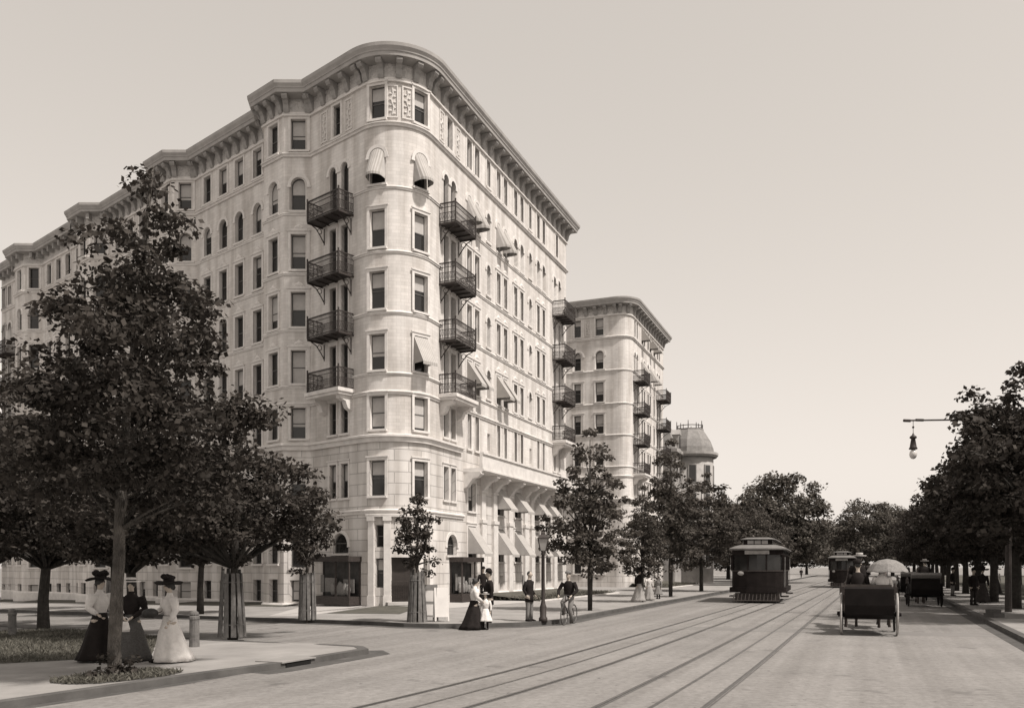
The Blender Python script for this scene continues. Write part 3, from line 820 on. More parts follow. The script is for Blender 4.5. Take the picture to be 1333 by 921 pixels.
# side street, ground storey and basement
for k in range(4):
    s0 = PITCH*k
    for s, o in ((9.25, .95), (12.25, 0), (14.1, 0), (15.8, 0), (17.55, 0)):
        g = ground(CORNER[0]-.7615*(s0+s))
        W1.win(UL(s0+s, o), .85, 2.2, 4.0, False, 'plain', blind=.4)
        W1.win(UL(s0+s, o), .8, g+.3, g+1.55, False, 'bare', blind=.4 if s == 14.1 else 0, name='basement_window')
    uc = P1.up((np.array(along(CORNER, dL, s0+7.2))+np.array(along(along(CORNER, dL, s0+8.3), nL, .95)))/2)
    W1.win(uc, .86, 2.0, 4.0, False, 'plain', blind=0); W1.win(uc, .8, ground(-12-9*k)+.35, ground(-12-9*k)+1.5, False, 'bare', blind=.9, name='basement_window')
# fanlights over the shop fronts
W1.win(UL(4.72), 1.25, 2.72, 3.75, True, 'plain', blind=0, name='fanlight')
W1.win(UR(5.35), 1.2, 2.65, 3.75, True, 'plain', blind=0, name='fanlight')
# entrance on the rounded corner
uE0 = P1.at_px(494, uT0, uT1); uE1 = P1.at_px(527, uT0, uT1); uE2 = P1.at_px(553, uT0, uT1)
for u in (uE0, uE2):
    W1.win(u, .42, 3.0, 4.1, False, 'bare', blind=0, name='side_light'); W1.win(u, .42, 1.0, 2.45, False, 'bare', blind=.4, name='side_light')
W1.w.append(dict(u=uE1, u0=uE1-.68, u1=uE1+.68, w=1.36, z0=.15, z1=2.5, arch=False, rev=.5, area=0, name='door_hole'))
wins_all = W1.w
shell(W1, 0, uER)
W1.w = [q for q in wins_all if q['name'] != 'door_hole']
W1.emit(100)
# belts
uBL0, uBL1 = UL(6.0), UL(3.75); uBR0, uBR1 = UR(4.1), UR(6.0); uBE0, uBE1 = UR(21.5), UR(23.7)
def rng(z):
    if z in (20.83, 17.65, 14.64): return [(0, uBL0), (uBL1, uBR0), (uBR1, uBE0), (uBE1, uER)]
    if z == 8.54: return [(0, UR(6.4))]
    if z == 4.85: return [(0, UR(6.7))]
    return [(0, uER)]
belts(W1, [(24.0, .16, .18, True), (20.83, .08, .12, False), (17.65, .08, .12, False), (14.64, .08, .12, False), (11.62, .08, .1, False), (10.72, .12, .16, True), (8.56, .26, .34, False), (4.85, .14, .2, False)], lambda z: rng({8.56: 8.54}.get(z, z)) if z != 11.62 else [(0, uBL0), (uBL1, uBR0), (uBR1, uBE0), (uBE1, uER)])
sweep(P1, 0, UL(7.25), [(-.05, -1.7), (.14, -1.7), (.14, .0), (.08, .1), (-.05, .1)]).build('plinth', M_TRIM, B1)
sweep(P1, UR(8.4), uER, [(-.05, -.3), (.14, -.3), (.14, .5), (.08, .58), (-.05, .58)]).build('plinth', M_TRIM, B1)
# brackets under the cornice
def brackets(W, a, b, sp, lim):
    k = 0
    for i in range(W.p.n):
        s0, s1 = max(a, W.p.u[i]), min(b, W.p.u[i+1])
        L = s1-s0
        if L < .7: continue
        n = max(1, round(L/sp)); 
        for j in range(n+1):
            u = s0+.16+(L-.32)*j/n
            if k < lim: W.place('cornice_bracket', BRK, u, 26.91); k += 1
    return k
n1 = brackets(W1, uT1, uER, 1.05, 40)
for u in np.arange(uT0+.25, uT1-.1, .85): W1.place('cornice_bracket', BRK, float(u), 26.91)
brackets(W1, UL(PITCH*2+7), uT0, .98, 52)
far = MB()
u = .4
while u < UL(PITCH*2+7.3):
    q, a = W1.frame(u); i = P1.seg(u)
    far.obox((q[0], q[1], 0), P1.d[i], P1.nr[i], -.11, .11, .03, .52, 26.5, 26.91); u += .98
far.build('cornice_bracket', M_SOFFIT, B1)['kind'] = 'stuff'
# carved panels of the top storey
for u in (UL(4.05), UL(6.05), (uA*.66+uB*.34), (uA*.34+uB*.66), UR(4.1), UR(6.05)): W1.place('carved_panel', PANEL, u, 24.22)
# balconies
def balcony(W, u, z, w, d, stone=False):
    fl, rl, bk = balcony_meshes(w, d, stone)
    o = W.place('stone_balcony' if stone else 'iron_balcony', fl, u, z); link('railing', rl, o); link('bracket', bk, o)
for u, w_ in ((UL(4.95), 2.55), (UR(5.06), 2.5), (UR(22.6), 2.3), (UL(48.6), 2.3)):
    for z in (19.85, 16.75, 13.8): balcony(W1, u, z, w_, .95)
    balcony(W1, u, 11.0, w_, .95, True)
# long stone balcony over the avenue
a, b = UR(6.75), UR(24.2)
sweep(P1, a, b, [(-.05, 7.25), (1.05, 7.25), (1.15, 7.32), (1.15, 7.42), (1.08, 7.44), (1.08, 8.2), (1.16, 8.22), (1.16, 8.32), (.92, 8.32), (.92, 7.46), (-.05, 7.46)]).build('stone_balcony', M_TRIM, B1)
cb = MB(); cb.prism([(0, 0), (-1.0, 0), (-1.05, -.12), (-.85, -.3), (-.55, -.36), (-.35, -.6), (-.2, -.8), (0, -.9)], lambda q, z, t: (t, q, z), -.2, .2)
CBM = cb.mesh('corbel', M_TRIM)
for s in (7.0, 9.3, 11.0, 13.4, 15.9, 17.3, 19.4, 21.6, 23.9): W1.place('corbel', CBM, UR(s), 7.248)
# piers of the lower avenue front
pr = MB(); pr.box(-.32, .32, -.16, 0, .5, 4.55); pr.box(-.38, .38, -.21, 0, 4.55, 4.75); pr.box(-.28, .28, -.12, 0, 4.75, 6.3); pr.box(-.36, .36, -.18, 0, 6.3, 6.42)
PRM = pr.mesh('pier', M_TRIM)
for s in (9.3, 11.0, 13.4, 16.1, 17.3, 19.4, 21.8): W1.place('pier', PRM, UR(s), 0)
# corner entrance: pilasters, entablature, doors
pl = MB(); pl.box(-.2, .2, -.14, 0, -.05, .5); pl.box(-.17, .17, -.11, 0, .5, 4.2); pl.box(-.21, .21, -.16, 0, 4.2, 4.42)
PLM = pl.mesh('pilaster', M_TRIM)
for u in (uE0-.42, (uE0+uE1-.68+.2)/2+.02, (uE2+uE1+.68-.2)/2-.02, uE2+.42): W1.place('pilaster', PLM, u, .1)
sweep(P1, uE0-.7, uE2+.7, [(-.02, 4.5), (.16, 4.5), (.17, 4.62), (.12, 4.64), (-.02, 4.64)]).build('entablature', M_TRIM, B1)
dm = MB(); dm.box(-.66, .66, -.02, .04, .0, 2.35)
D = W1.place('entrance_door', dm.mesh('entrance_door', mat('dark_wood', .03, .5, .3, 4, tint=(1.2, 1, .9))), uE1, .15, -.46)
gt = MB()
for k in range(15): x = -.63+.09*k; gt.box(x-.01, x+.01, -.2, -.18, .02, 1.15)
for k in range(14):
    x = -.63+.09*k
    for z in (.05, .4, .75): gt.chain([(x, -.19, z), (x+.09, -.19, z+.3)], .008, 4); gt.chain([(x+.09, -.19, z), (x, -.19, z+.3)], .008, 4)
gt.box(-.65, .65, -.21, -.17, 1.13, 1.18); link('gate', gt.mesh('gate', M_IRON), D)
st = MB(); st.box(-.95, .95, -.75, .5, -.15, .0)
W1.place('doorstep', st.mesh('doorstep', M_APRON), uE1, .29, -.45)
# shop windows
def shopwin(u, w, z0, z1, d, label):
    fm = MB()
    fm.box(-w/2, w/2, -d, -.0, 0, .42); fm.box(-w/2-.06, w/2+.06, -d-.08, 0, z1-z0-.26, z1-z0)
    for x in (-w/2, 0.12*w, w/2-.07): fm.box(x, x+.07, -d, -d+.07, .42, z1-z0-.26)
    for x in (-w/2, w/2-.07): fm.box(x, x+.07, -.07, 0, .42, z1-z0-.26)
    o = W1.place('shop_window', fm.mesh('shop_window', M_IRON), u, z0); o['label'] = label
    g = MB(); g.box(-w/2+.07, w/2-.07, -.03, -.006, .43, z1-z0-.27)
    link('backing', g.mesh('backing', mat('shop_interior', .05, .6, .6, 2.2, spec=.4)), o)
    g = MB()
    for k in range(9):
        x = -w*.42+w*.84*RND.random(); h = .2+.45*RND.random(); g.ball((x, -d*.55, .42+h*.6), (.12+.08*RND.random(), .1, h*.6), 8)
    g.box(-w*.34, -w*.02, -d*.4, -d*.36, .62, 1.35); g.box(w*.16, w*.44, -d*.4, -d*.36, .6, 1.28); g.box(-w*.46, -w*.37, -d*.4, -d*.36, .6, 1.5)
    link('goods', g.mesh('goods', M_LACE), o)['kind'] = 'stuff'
    return o
shopwin(UL(4.6), 3.0, .12, 2.55, .75, 'black framed shop window full of pale goods')
shopwin(UR(6.35), 2.6, .16, 2.55, .75, 'black framed shop window')

# ---- farther wing, beyond the court
C2 = np.array(along(CORNER, dR, 43.4)); E2 = np.array(along(CORNER, dR, 58.2))
rr = 1.2; pts = [along(along(C2, -nR, 14), -dR, -1.2), along(along(C2, -nR, 6.4), -dR, -1.2), along(C2, -nR, 6.4)]
a0 = math.atan2(-dR[1], -dR[0]); Oc = C2 - nR*rr + dR*rr; a1 = math.atan2(nR[1], nR[0])
if a1 < a0: a1 += 2*PI
for k in range(11): a = a0+(a1-a0)*k/10; pts.append((Oc[0]+rr*math.cos(a), Oc[1]+rr*math.sin(a)))
pts += [tuple(E2), along(E2, -nR, 14)]
P2 = Path(pts)
B2 = thing('apartment_building', 'farther pale apartment wing of matching eight storeys, standing beyond the open court', 'building', (C2[0], C2[1], 0), world=True)
W2 = Wing(B2, P2, 'b')
V_ = lambda s: P2.up(along(CORNER, dR, 43.4+s)); X_ = lambda s: P2.up(along(C2, -nR, s))
for f, (z0, z1) in ZF.items():
    ar = f == 7
    for s, bl in ((3.0, .6), (5.25, .3)): W2.win(X_(s), .85, z0, z1, ar, 'plain', blind=bl, prio=3)
    W2.win(P2.up(along(along(C2, -nR, 7.6), dR, 1.2)), .7, z0, z1, ar, 'plain', blind=0)
    for s in (2.0, 2.9, 5.0, 6.0, 7.6, 8.6, 10.4, 12.0, 12.9): W2.win(V_(s), .6, z0 if f not in (4, 5, 6) or s not in (2.0, 2.9, 12.0, 12.9) else z0-1.0, z1, ar, 'plain', blind=.4, awn=.9 if (f in (8, 7) and s in (5.0, 8.6, 10.4)) else 0)
for s in (3.0, 5.25): W2.win(X_(s), .9, 1.4, 3.6, False, 'plain', blind=.3)
for s in (2.5, 5.5, 8.0, 10.5, 12.6): W2.win(V_(s), 1.0, 1.4, 3.6, False, 'plain', blind=.3)
shell(W2, 0, 1)
W2.emit(100)
belts(W2, [(24.0, .16, .18, False), (20.83, .08, .12, False), (17.65, .08, .12, False), (14.64, .08, .12, False), (11.62, .08, .1, False), (10.72, .12, .16, False), (8.56, .26, .34, False), (4.85, .14, .2, False)], lambda z: [(0, P2.up(E2))])
brackets(W2, 0, P2.up(E2), 1.1, 95)
for u in np.arange(X_(.9), V_(1.0), .7): W2.place('cornice_bracket', BRK, float(u), 26.91)
for s in (2.45, 12.45):
    for z in (19.85, 16.75, 13.8): balcony(W2, V_(s), z, 2.3, 1.1)
    balcony(W2, V_(s), 11.0, 2.3, 1.1, True)
for s in (4.1,): W2.place('carved_panel', PANEL, X_(s), 24.22)

# ---- mansard house farther up the avenue
H0 = np.array(along(CORNER, dR, 64.5))
Hs = thing('town_house', 'distant grey stone house with slate turret, roof cresting and mansard roof', 'house', (H0[0], H0[1], 0), world=True); Hs.scale = (1, 1, .96)
U2, N2 = tuple(dR), tuple(nR)
mb = MB(); mb.obox((H0[0], H0[1], 0), U2, N2, 0, 10, -11, 0, 0, 16.2); mb.build('wall', M_HOUSE, Hs)
tc_ = np.array(along(along(H0, dR, 6.8), nR, .5))
mb = MB(); mb.lathe((tc_[0], tc_[1], 0), [(2.9, 0), (2.9, 16.2)], 20); mb.build('turret', M_HOUSE, Hs, True)
mb = MB(); mb.obox((H0[0], H0[1], 0), U2, N2, -.3, 10.3, -11.3, .35, 16.2, 16.6); mb.lathe((tc_[0], tc_[1], 0), [(3.3, 16.15), (3.5, 16.4), (3.5, 16.7), (2.6, 16.72)], 20); mb.build('cornice', M_HOUSE, Hs)
mb = MB(); q = [(-.1, -11), (10.1, -11), (10.1, .1), (-.1, .1)]; q2 = [(1.0, -9.8), (9, -9.8), (9, -1.1), (1.0, -1.1)]
fr_ = lambda x, y, z: (H0[0]+dR[0]*x+nR[0]*y, H0[1]+dR[1]*x+nR[1]*y, z)
mb.rings([[fr_(x, y, 16.6) for x, y in q], [fr_(x, y, 19.6) for x, y in q2]]); rf = mb.build('roof', M_SLATE, Hs)
mb = MB(); mb.lathe((tc_[0], tc_[1], 0), [(3.05, 16.7), (2.98, 17.4), (2.6, 18.4), (2.1, 19.2), (1.75, 19.7), (1.75, 19.9), (.3, 19.95)], 10); mb.build('turret_dome', M_SLATE, Hs)
mb = MB()
for k in range(10): a = 2*PI*k/10; mb.chain([(tc_[0]+1.6*math.cos(a), tc_[1]+1.6*math.sin(a), 19.8), (tc_[0]+1.6*math.cos(a), tc_[1]+1.6*math.sin(a), 20.6+.3*(k % 2))], [.07, .04], 5)
mb.torus((tc_[0], tc_[1], 20.3), 1.6, .05, 'z', 16, 4); mb.build('roof_cresting', M_IRON, Hs)
for x, y in ((2.5, .0), (5.0, -3)):
    mb = MB(); mb.obox(fr_(x, y, 0), U2, N2, -.6, .6, -1.4, .1, 16.7, 18.6); mb.prism([(-.75, 18.6), (.75, 18.6), (0, 19.3)], lambda a, b, t: fr_(x+a, y+t, b), -1.5, .2); d_ = mb.build('dormer', M_HOUSE, Hs)
    mb = MB(); mb.obox(fr_(x, y, 0), U2, N2, -.4, .4, .11, .14, 16.95, 18.4); mb.build('pane', M_GLASS, d_)
mb = MB(); mb.obox(fr_(9.2, -4, 0), U2, N2, -.5, .5, -.6, .6, 16, 20.2); mb.build('chimney', M_HOUSE, Hs)
for fl in range(4):
    for x in (1.3, 3.2):
        mb = MB(); mb.obox(fr_(x, 0, 0), U2, N2, -.5, .5, .004, .06, 2.0+3.6*fl, 4.3+3.6*fl); d_ = mb.build('window', M_HOUSE, Hs)
        mb = MB(); mb.obox(fr_(x, 0, 0), U2, N2, -.4, .4, .065, .075, 2.1+3.6*fl, 4.2+3.6*fl); mb.build('pane', M_GLASS, d_)
    for aa in (-95, -55, -15):
        a = R(aa); d2 = np.array([math.cos(a), math.sin(a)]); u2 = np.array([-d2[1], d2[0]])
        mb = MB(); mb.obox((tc_[0]+d2[0]*2.84, tc_[1]+d2[1]*2.84, 0), u2, d2, -.5, .5, 0, .12, 2.0+3.6*fl, 4.3+3.6*fl); d_ = mb.build('window', M_HOUSE, Hs)
        mb = MB(); mb.obox((tc_[0]+d2[0]*2.84, tc_[1]+d2[1]*2.84, 0), u2, d2, -.4, .4, .125, .14, 2.1+3.6*fl, 4.2+3.6*fl); mb.build('pane', M_GLASS, d_)
# ------------------------------------------------------------------ trees
def crown_mesh(name, prof, nclump, per, leaf, m, seed, lean=(0, 0), squash=1.0, core=.35, hang=.2, crad=.55):
    """prof: (z, radius) outline. Leaves gathered in clumps that leave gaps; returns mesh and clump centres"""
    g = np.random.default_rng(seed); pz = np.array([p[0] for p in prof]); pr_ = np.array([p[1] for p in prof])
    C = []
    zz = np.linspace(pz[0], pz[-1], 200); wt = np.interp(zz, pz, pr_)**2 + .12; wt /= wt.sum()
    ph = g.uniform(0, 2*PI, 6)
    while len(C) < nclump:
        z = g.choice(zz, p=wt); a = g.uniform(0, 2*PI); rmax = np.interp(z, pz, pr_)
        rmax *= 1 + .16*math.sin(2*a+ph[0]+z*.9) + .14*math.sin(3*a+ph[1]-z*1.3) + .10*math.sin(5*a+ph[2]+2.1*z)
        r = rmax*(1 - (1-core)*g.random()**1.9)
        if g.random() < .12: r *= 1.14
        C.append((r*math.cos(a)*squash + lean[0]*(z-pz[0]), r*math.sin(a) + lean[1]*(z-pz[0]), z + g.normal(0, .15)))
    C = np.array(C); n = nclump*per
    sz = g.uniform(.55, 1.35, nclump)*crad
    own = np.repeat(np.arange(nclump), per)
    d = g.normal(0, 1, (n, 3)); d /= np.linalg.norm(d, axis=1)[:, None]
    rad = g.random(n)**.5
    off = d*rad[:, None]*sz[own][:, None]*np.array([1.15, 1.15, .62])
    off[:, 2] -= hang*np.hypot(off[:, 0], off[:, 1])
    P = C[own] + off
    nrm = g.normal(0, .62, (n, 3)) + np.array([0, 0, .75]) + d*.5; nrm /= np.linalg.norm(nrm, axis=1)[:, None]
    t = g.normal(0, 1, (n, 3)); t -= nrm*(t*nrm).sum(1)[:, None]; t /= np.linalg.norm(t, axis=1)[:, None]
    b = np.cross(nrm, t); l = leaf*g.uniform(.45, 1.4, n)
    return leaf_mesh(name, P, t*l[:, None]*.62, b*l[:, None]*.45, m), C

def trunk_mb(pts, rad, C, seed, nl=16, top=None, limb=.35):
    g = random.Random(seed); mb = MB()
    mb.chain(pts, rad, 9)
    pv = [Vector(p) for p in pts]
    idx = list(range(len(C))); g.shuffle(idx)
    for k in idx[:nl]:
        c = Vector(C[k]); cand = [(p, r) for p, r in zip(pv, rad) if p.z < c.z - .15*(c-p).length and p.z > pv[0].z + .25*(pv[-1].z-pv[0].z)]
        if not cand: continue
        p, r = min(cand, key=lambda q: abs((c - q[0]).length - g.uniform(1.1, 2.2)*(c.z-q[0].z)) + .3*(c-q[0]).length)
        mid = p.lerp(c, .5) + Vector((g.uniform(-.15, .15), g.uniform(-.15, .15), .12*(c-p).length*g.uniform(-.3, .8)))
        r0 = min(r*.75, .02+limb*r); mb.chain([p, p.lerp(mid, .5), mid, c.lerp(mid, .4), c], [r0, r0*.85, r0*.6, r0*.4, r0*.18], 5)
    return mb

def tree(loc, label, group, crown, trunk, sc=1.0, rz=0.0, name='street_tree', cat='tree', sz=None):
    t = thing(name, label, cat, tuple(loc), rz, group)
    t.scale = (sc, sc, sz or sc)
    link('crown', crown, t); link('trunk', trunk, t); return t

# nearest tree, left of centre of the foreground
p = at(148, 879, .12)
prof = [(2.6, .4), (3.0, 1.3), (3.6, 2.0), (4.4, 2.15), (5.2, 1.8), (6.0, 1.5), (6.8, 1.12), (7.6, .78), (8.4, .45), (8.9, .22), (9.2, .06)]
cm, CC = crown_mesh('crown', prof, 265, 125, .085, M_LEAF, 5, lean=(.115, 0), core=.25, crad=.4)
tm = trunk_mb([(0, 0, -.1), (.02, 0, .12), (.0, .01, .5), (.04, 0, 1), (.045, .03, 1.5), (.085, .02, 2), (.1, 0, 2.5), (.12, 0, 3), (.16, 0, 3.5), (.19, 0, 4), (.24, 0, 4.5), (.3, .01, 5.1), (.36, .02, 5.6), (.4, .03, 6), (.48, .02, 6.7), (.55, 0, 7.4), (.62, 0, 8), (.7, 0, 8.7)], [.19, .125, .112, .118, .104, .106, .096, .09, .084, .08, .076, .077, .07, .065, .055, .045, .033, .02], CC, 1, 40, limb=.17).mesh('trunk', M_BARK, True)
NT = tree(p, 'tall leafy tree with a slender bare trunk standing in the foreground tree pit', 'street trees', cm, tm, 1.0, 0.0, sz=1.045)
sm, _ = crown_mesh('suckers', [(.05, .4), (.12, .42), (.25, .25), (.35, .12)], 14, 26, .07, M_LEAF, 9, core=.4, crad=.13)
link('suckers', sm, NT)['kind'] = 'stuff'

# round-headed trees on the cross street
prof = [(2.5, .6), (2.8, 1.7), (3.3, 2.4), (3.9, 2.75), (4.9, 2.3), (5.8, 1.5), (6.6, .5)]
cmA, CA = crown_mesh('crown', prof, 190, 85, .12, M_LEAF, 21, core=.3, crad=.46)
tmA = trunk_mb([(0, 0, -.1), (0, 0, 1.2), (.05, 0, 2.2), (.12, .05, 3.6), (.1, 0, 5.4)], [.17, .135, .12, .08, .03], CA, 2, 36).mesh('trunk', M_BARKD, True)
cmB, CB = crown_mesh('crown', [(2.7, .8), (3.0, 2.1), (3.6, 2.9), (4.6, 3.2), (5.8, 2.7), (6.9, 1.9), (7.8, .8), (8.3, .2)], 280, 85, .13, M_LEAF, 22, core=.3, crad=.5)
tmB = trunk_mb([(0, 0, -.1), (0, .02, 1.1), (-.1, 0, 2.2), (.05, 0, 4), (.1, 0, 6.5)], [.23, .18, .16, .11, .03], CB, 3, 40).mesh('trunk', M_BARKD, True)
tree(at(303, 828, .12), 'leafy tree rising from the tallest plank guard beside the wooden posts', 'street trees', cmA, tmA, .88, .4)
Q = np.array([-7.74, 23.1]) + .25*nL
def lst(s, off=0): q = Q + s*dL + off*nL; return (q[0], q[1], ground(q[0])+.08)
tree(lst(4.6), 'fork-trunked tree behind the woman in the boater hat', 'street trees', cmB, tmB, .86, 1.3)
tree(lst(11.2), 'dark leaning tree at the back edge of the foreground grass plot', 'street trees', cmB, tmB, .98, 2.9)
tree(lst(16.4), 'dark tree at the extreme left edge of the picture', 'street trees', cmB, tmB, 1.08, 4.1)
tree(lst(24), 'tree on the cross street beyond the left edge', 'street trees', cmB, tmB, 1.05, 5.1)
# across the cross street, in front of the side wall
FQ = LK - .9*nL
def fst(s): q = FQ + s*dL; return (q[0], q[1], ground(q[0])+.13)
pg2 = at(400, 806, .13)
for i, s in enumerate((15, 23.5, 32)):
    tree(fst(s), ('tree before the first long wall of the side street', 'guarded tree beside the side wall, behind the leaning dark tree', 'last tree by the side wall, farthest down the cross street')[i], 'street trees', cmA, tmA, (1.0, 1.05, 1.15)[i], i*1.7+.5)
# thin young tree in a guard at the corner
cmY, CY = crown_mesh('crown', [(1.9, .3), (2.3, .75), (2.9, .85), (3.5, .75), (3.9, .45), (4.4, .2), (4.75, .06)], 40, 60, .1, M_LEAF, 31, core=.2, crad=.27)
tmY = trunk_mb([(0, 0, -.1), (0, 0, 2), (.03, 0, 3), (.02, 0, 4.5)], [.06, .055, .04, .015], CY, 4, 22).mesh('trunk', M_BARK, True)
pg3 = at(543, 809, .13)
tree(pg3, 'thin sparse young tree in the plank guard before the corner entrance', 'street trees', cmY, tmY, .98, 0)
tree(pg2, 'tree rising from the plank guard directly before the left shop window', 'street trees', cmY, tmY, 1.05, 2.2)

# row along the avenue kerb, in front of the building
cmP, CP = crown_mesh('crown', [(1.5, .3), (1.9, 1.2), (2.6, 1.75), (3.6, 1.7), (4.6, 1.4), (5.6, 1.15), (6.6, .75), (7.3, .4), (7.9, .08)], 140, 72, .125, M_LEAFB, 41, core=.25, crad=.38)
tmP = trunk_mb([(0, 0, -.1), (0, 0, 1.5), (.05, 0, 3), (0, 0, 5), (0, 0, 7.4)], [.1, .12, .07, .05, .015], CP, 5, 40).mesh('trunk', M_BARKD, True)
cmQ, CQ = crown_mesh('crown', [(2.0, .6), (2.6, 2.3), (3.6, 3.2), (4.8, 3.4), (6.0, 3.0), (7.2, 2.2), (8.4, 1.1), (9.1, .2)], 230, 75, .18, M_LEAFB, 42, core=.35, crad=.56)
tmQ = trunk_mb([(0, 0, -.1), (0, 0, 1.5), (.05, 0, 3), (0, 0, 5), (0, 0, 8)], [.17, .14, .12, .09, .02], CQ, 6, 40).mesh('trunk', M_BARKD, True)
AV = KR - 1.3*nR
def ast(t): q = AV + t*dR; return (q[0], q[1], .13)
p = at(768, 794, .13)
tree(p, 'slim pointed tree on the avenue kerb next to the cyclist', 'street trees', cmP, tmP, 1.0, .3)
p = at(836, 783, .13)
tree(p, 'small low-crowned tree above the group on the pavement', 'street trees', cmP, tmP, .8, 2.0)
p = at(873, 776, .13)
tree(p, 'tall avenue tree before the farther apartment wing', 'street trees', cmP, tmP, 1.22, 1.0, sz=1.28)
p = at(913, 769, .13)
tree(p, 'broad avenue tree below the domed turret', 'street trees', cmQ, tmQ, 1.0, 2.6)
for k, (t_, s) in enumerate(((58, 1.0), (67, 1.0), (77, 1.1), (88, 1.15), (100, 1.2))):
    tree(ast(t_), 'one of the avenue trees massed behind the nearer tram, left of the tracks', 'avenue trees behind the tram', cmQ, tmQ, s, k*1.3)
# larger old trees farther away
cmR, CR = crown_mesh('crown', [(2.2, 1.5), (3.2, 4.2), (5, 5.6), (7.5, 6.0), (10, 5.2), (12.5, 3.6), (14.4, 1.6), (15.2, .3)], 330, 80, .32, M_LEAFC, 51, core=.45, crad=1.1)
tmR = trunk_mb([(0, 0, -.1), (0, 0, 2), (.1, 0, 5), (0, 0, 12)], [.4, .32, .25, .05], CR, 7, 30).mesh('trunk', M_BARKD, True)
def far(px, Y): return ((px-CX)/F*Y, Y, .1)
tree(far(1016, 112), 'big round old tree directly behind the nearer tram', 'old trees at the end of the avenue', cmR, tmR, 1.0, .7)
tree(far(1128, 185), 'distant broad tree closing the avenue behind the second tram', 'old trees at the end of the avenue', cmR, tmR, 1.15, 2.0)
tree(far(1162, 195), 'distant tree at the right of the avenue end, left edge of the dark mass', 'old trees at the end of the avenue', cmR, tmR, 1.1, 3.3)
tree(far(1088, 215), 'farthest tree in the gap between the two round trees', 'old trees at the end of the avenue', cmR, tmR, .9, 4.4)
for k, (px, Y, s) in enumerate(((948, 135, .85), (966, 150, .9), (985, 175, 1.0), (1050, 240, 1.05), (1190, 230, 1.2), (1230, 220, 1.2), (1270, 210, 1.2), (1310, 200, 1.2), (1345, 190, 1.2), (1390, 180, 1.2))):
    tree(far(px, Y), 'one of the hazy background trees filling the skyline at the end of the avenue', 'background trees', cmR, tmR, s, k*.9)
# dark row on the right pavement
RD = np.array([.3915, .92]); RNm = np.array([.92, -.3915]); RK = np.array([13.6, 22.8])
cmS, CS = crown_mesh('crown', [(2.6, 1.2), (3.2, 2.7), (4.3, 3.4), (5.6, 3.3), (7.0, 2.5), (8.2, 1.6), (9.3, .8), (10.1, .15)], 300, 90, .16, M_LEAF, 61, core=.3, crad=.55)
tmS = trunk_mb([(0, 0, -.1), (0, 0, 1.5), (.08, 0, 3), (0, 0, 5), (0, 0, 9)], [.24, .19, .17, .12, .03], CS, 8, 40).mesh('trunk', M_BARKD, True)
rt = ['nearest dark tree of the right pavement, cut by the right edge', 'second dark tree along the right kerb', 'third dark tree along the right kerb', 'fourth dark tree along the right kerb, behind the parked carriage']
for k in range(14):
    t_ = 10.5 + 8.2*k; off = 2.2
    q = RK + RD*t_ + RNm*off
    tree((q[0], q[1], .13), rt[k] if k < 4 else 'one of the farther trees merging into the dark mass along the right kerb', 'trees on the right pavement', cmS, tmS, (1.06, 1.0, 1.02, .97, 1.0)[k % 5], k*1.9+.4)
for k in range(9):
    q = RK + RD*(14 + 9*k) + RNm*10
    tree((q[0], q[1], .15), 'one of the second row of trees standing in the shade behind the right kerb trees', 'second row of trees on the right', cmS, tmS, 1.0, k*2.3+1)
# tree beyond the left end of the building
q = CORNER + dL*57 + nL*2
tree((q[0], q[1], -1.4), 'tree beyond the far left end of the apartment building', 'street trees', cmQ, tmQ, 1.5, .5)

# plank guards round three trunks
def guard(loc, r0, r1, h, label, seed, n=11):
    t = thing('tree_guard', label, 'tree guard', tuple(loc), 0, 'plank tree guards'); g = random.Random(seed)
    for k in range(n):
        a = 2*PI*k/n; mb = MB(); hh = h*g.uniform(.9, 1.04); ca, sa = math.cos(a), math.sin(a); w2 = PI*r0/n*g.uniform(.62, .84)
        a2 = a + g.uniform(-.12, .12)
        vs = []
        for rr_, z in ((r0, 0), (r1, hh)):
            for dx, dr in ((-w2, 0), (w2, 0), (w2, .03), (-w2, .03)):
                aa = a if z == 0 else a2
                vs.append(((rr_+dr)*math.cos(aa) - dx*(rr_/r0)*math.sin(aa), (rr_+dr)*math.sin(aa) + dx*(rr_/r0)*math.cos(aa), z))
        mb.add(vs, [(3, 2, 1, 0), (4, 5, 6, 7), (0, 1, 5, 4), (1, 2, 6, 5), (2, 3, 7, 6), (3, 0, 4, 7)])
        part('plank', mb, M_PLANK, t)
    for z in (.35, h*.8): mb = MB(); mb.torus((0, 0, z), r0 + (r1-r0)*z/h + .03, .012, 'z', 18, 4); part('hoop', mb, M_PLANK, t)
    return t
guard(at(302, 828, .12), .36, .25, 1.92, 'tallest plank guard, near the wooden posts at the cross street', 1)
guard(pg2, .3, .25, 1.75, 'grey plank guard before the left shop window', 2)
guard(pg3, .32, .2, 1.78, 'pale plank guard round the thin tree at the corner', 3)
guard(fst(23.5), .34, .28, 1.7, 'plank guard by the side wall, left of the leaning dark tree', 4)

# wooden posts
def post(p, h, label):
    t = thing('bollard', label, 'bollard', tuple(p), 0, 'wooden posts along the cross street')
    mb = MB(); mb.lathe((0, 0, 0), [(.125, -.05), (.12, .3), (.115, h-.2), (.13, h-.18), (.13, h-.12), (.1, h-.1)], 12); part('shaft', mb, M_PLANK, t)
    mb = MB(); mb.lathe((0, 0, 0), [(.1, h-.1), (.115, h-.06), (.1, h-.01), (.05, h+.02), (.01, h+.03)], 12); part('cap', mb, M_PLANK, t)
post(at(253, 841, .12), .86, 'weathered wooden post right of the woman in white')
post(at(16, 827, .12), .84, 'dark wooden post at the back of the grass, far left')

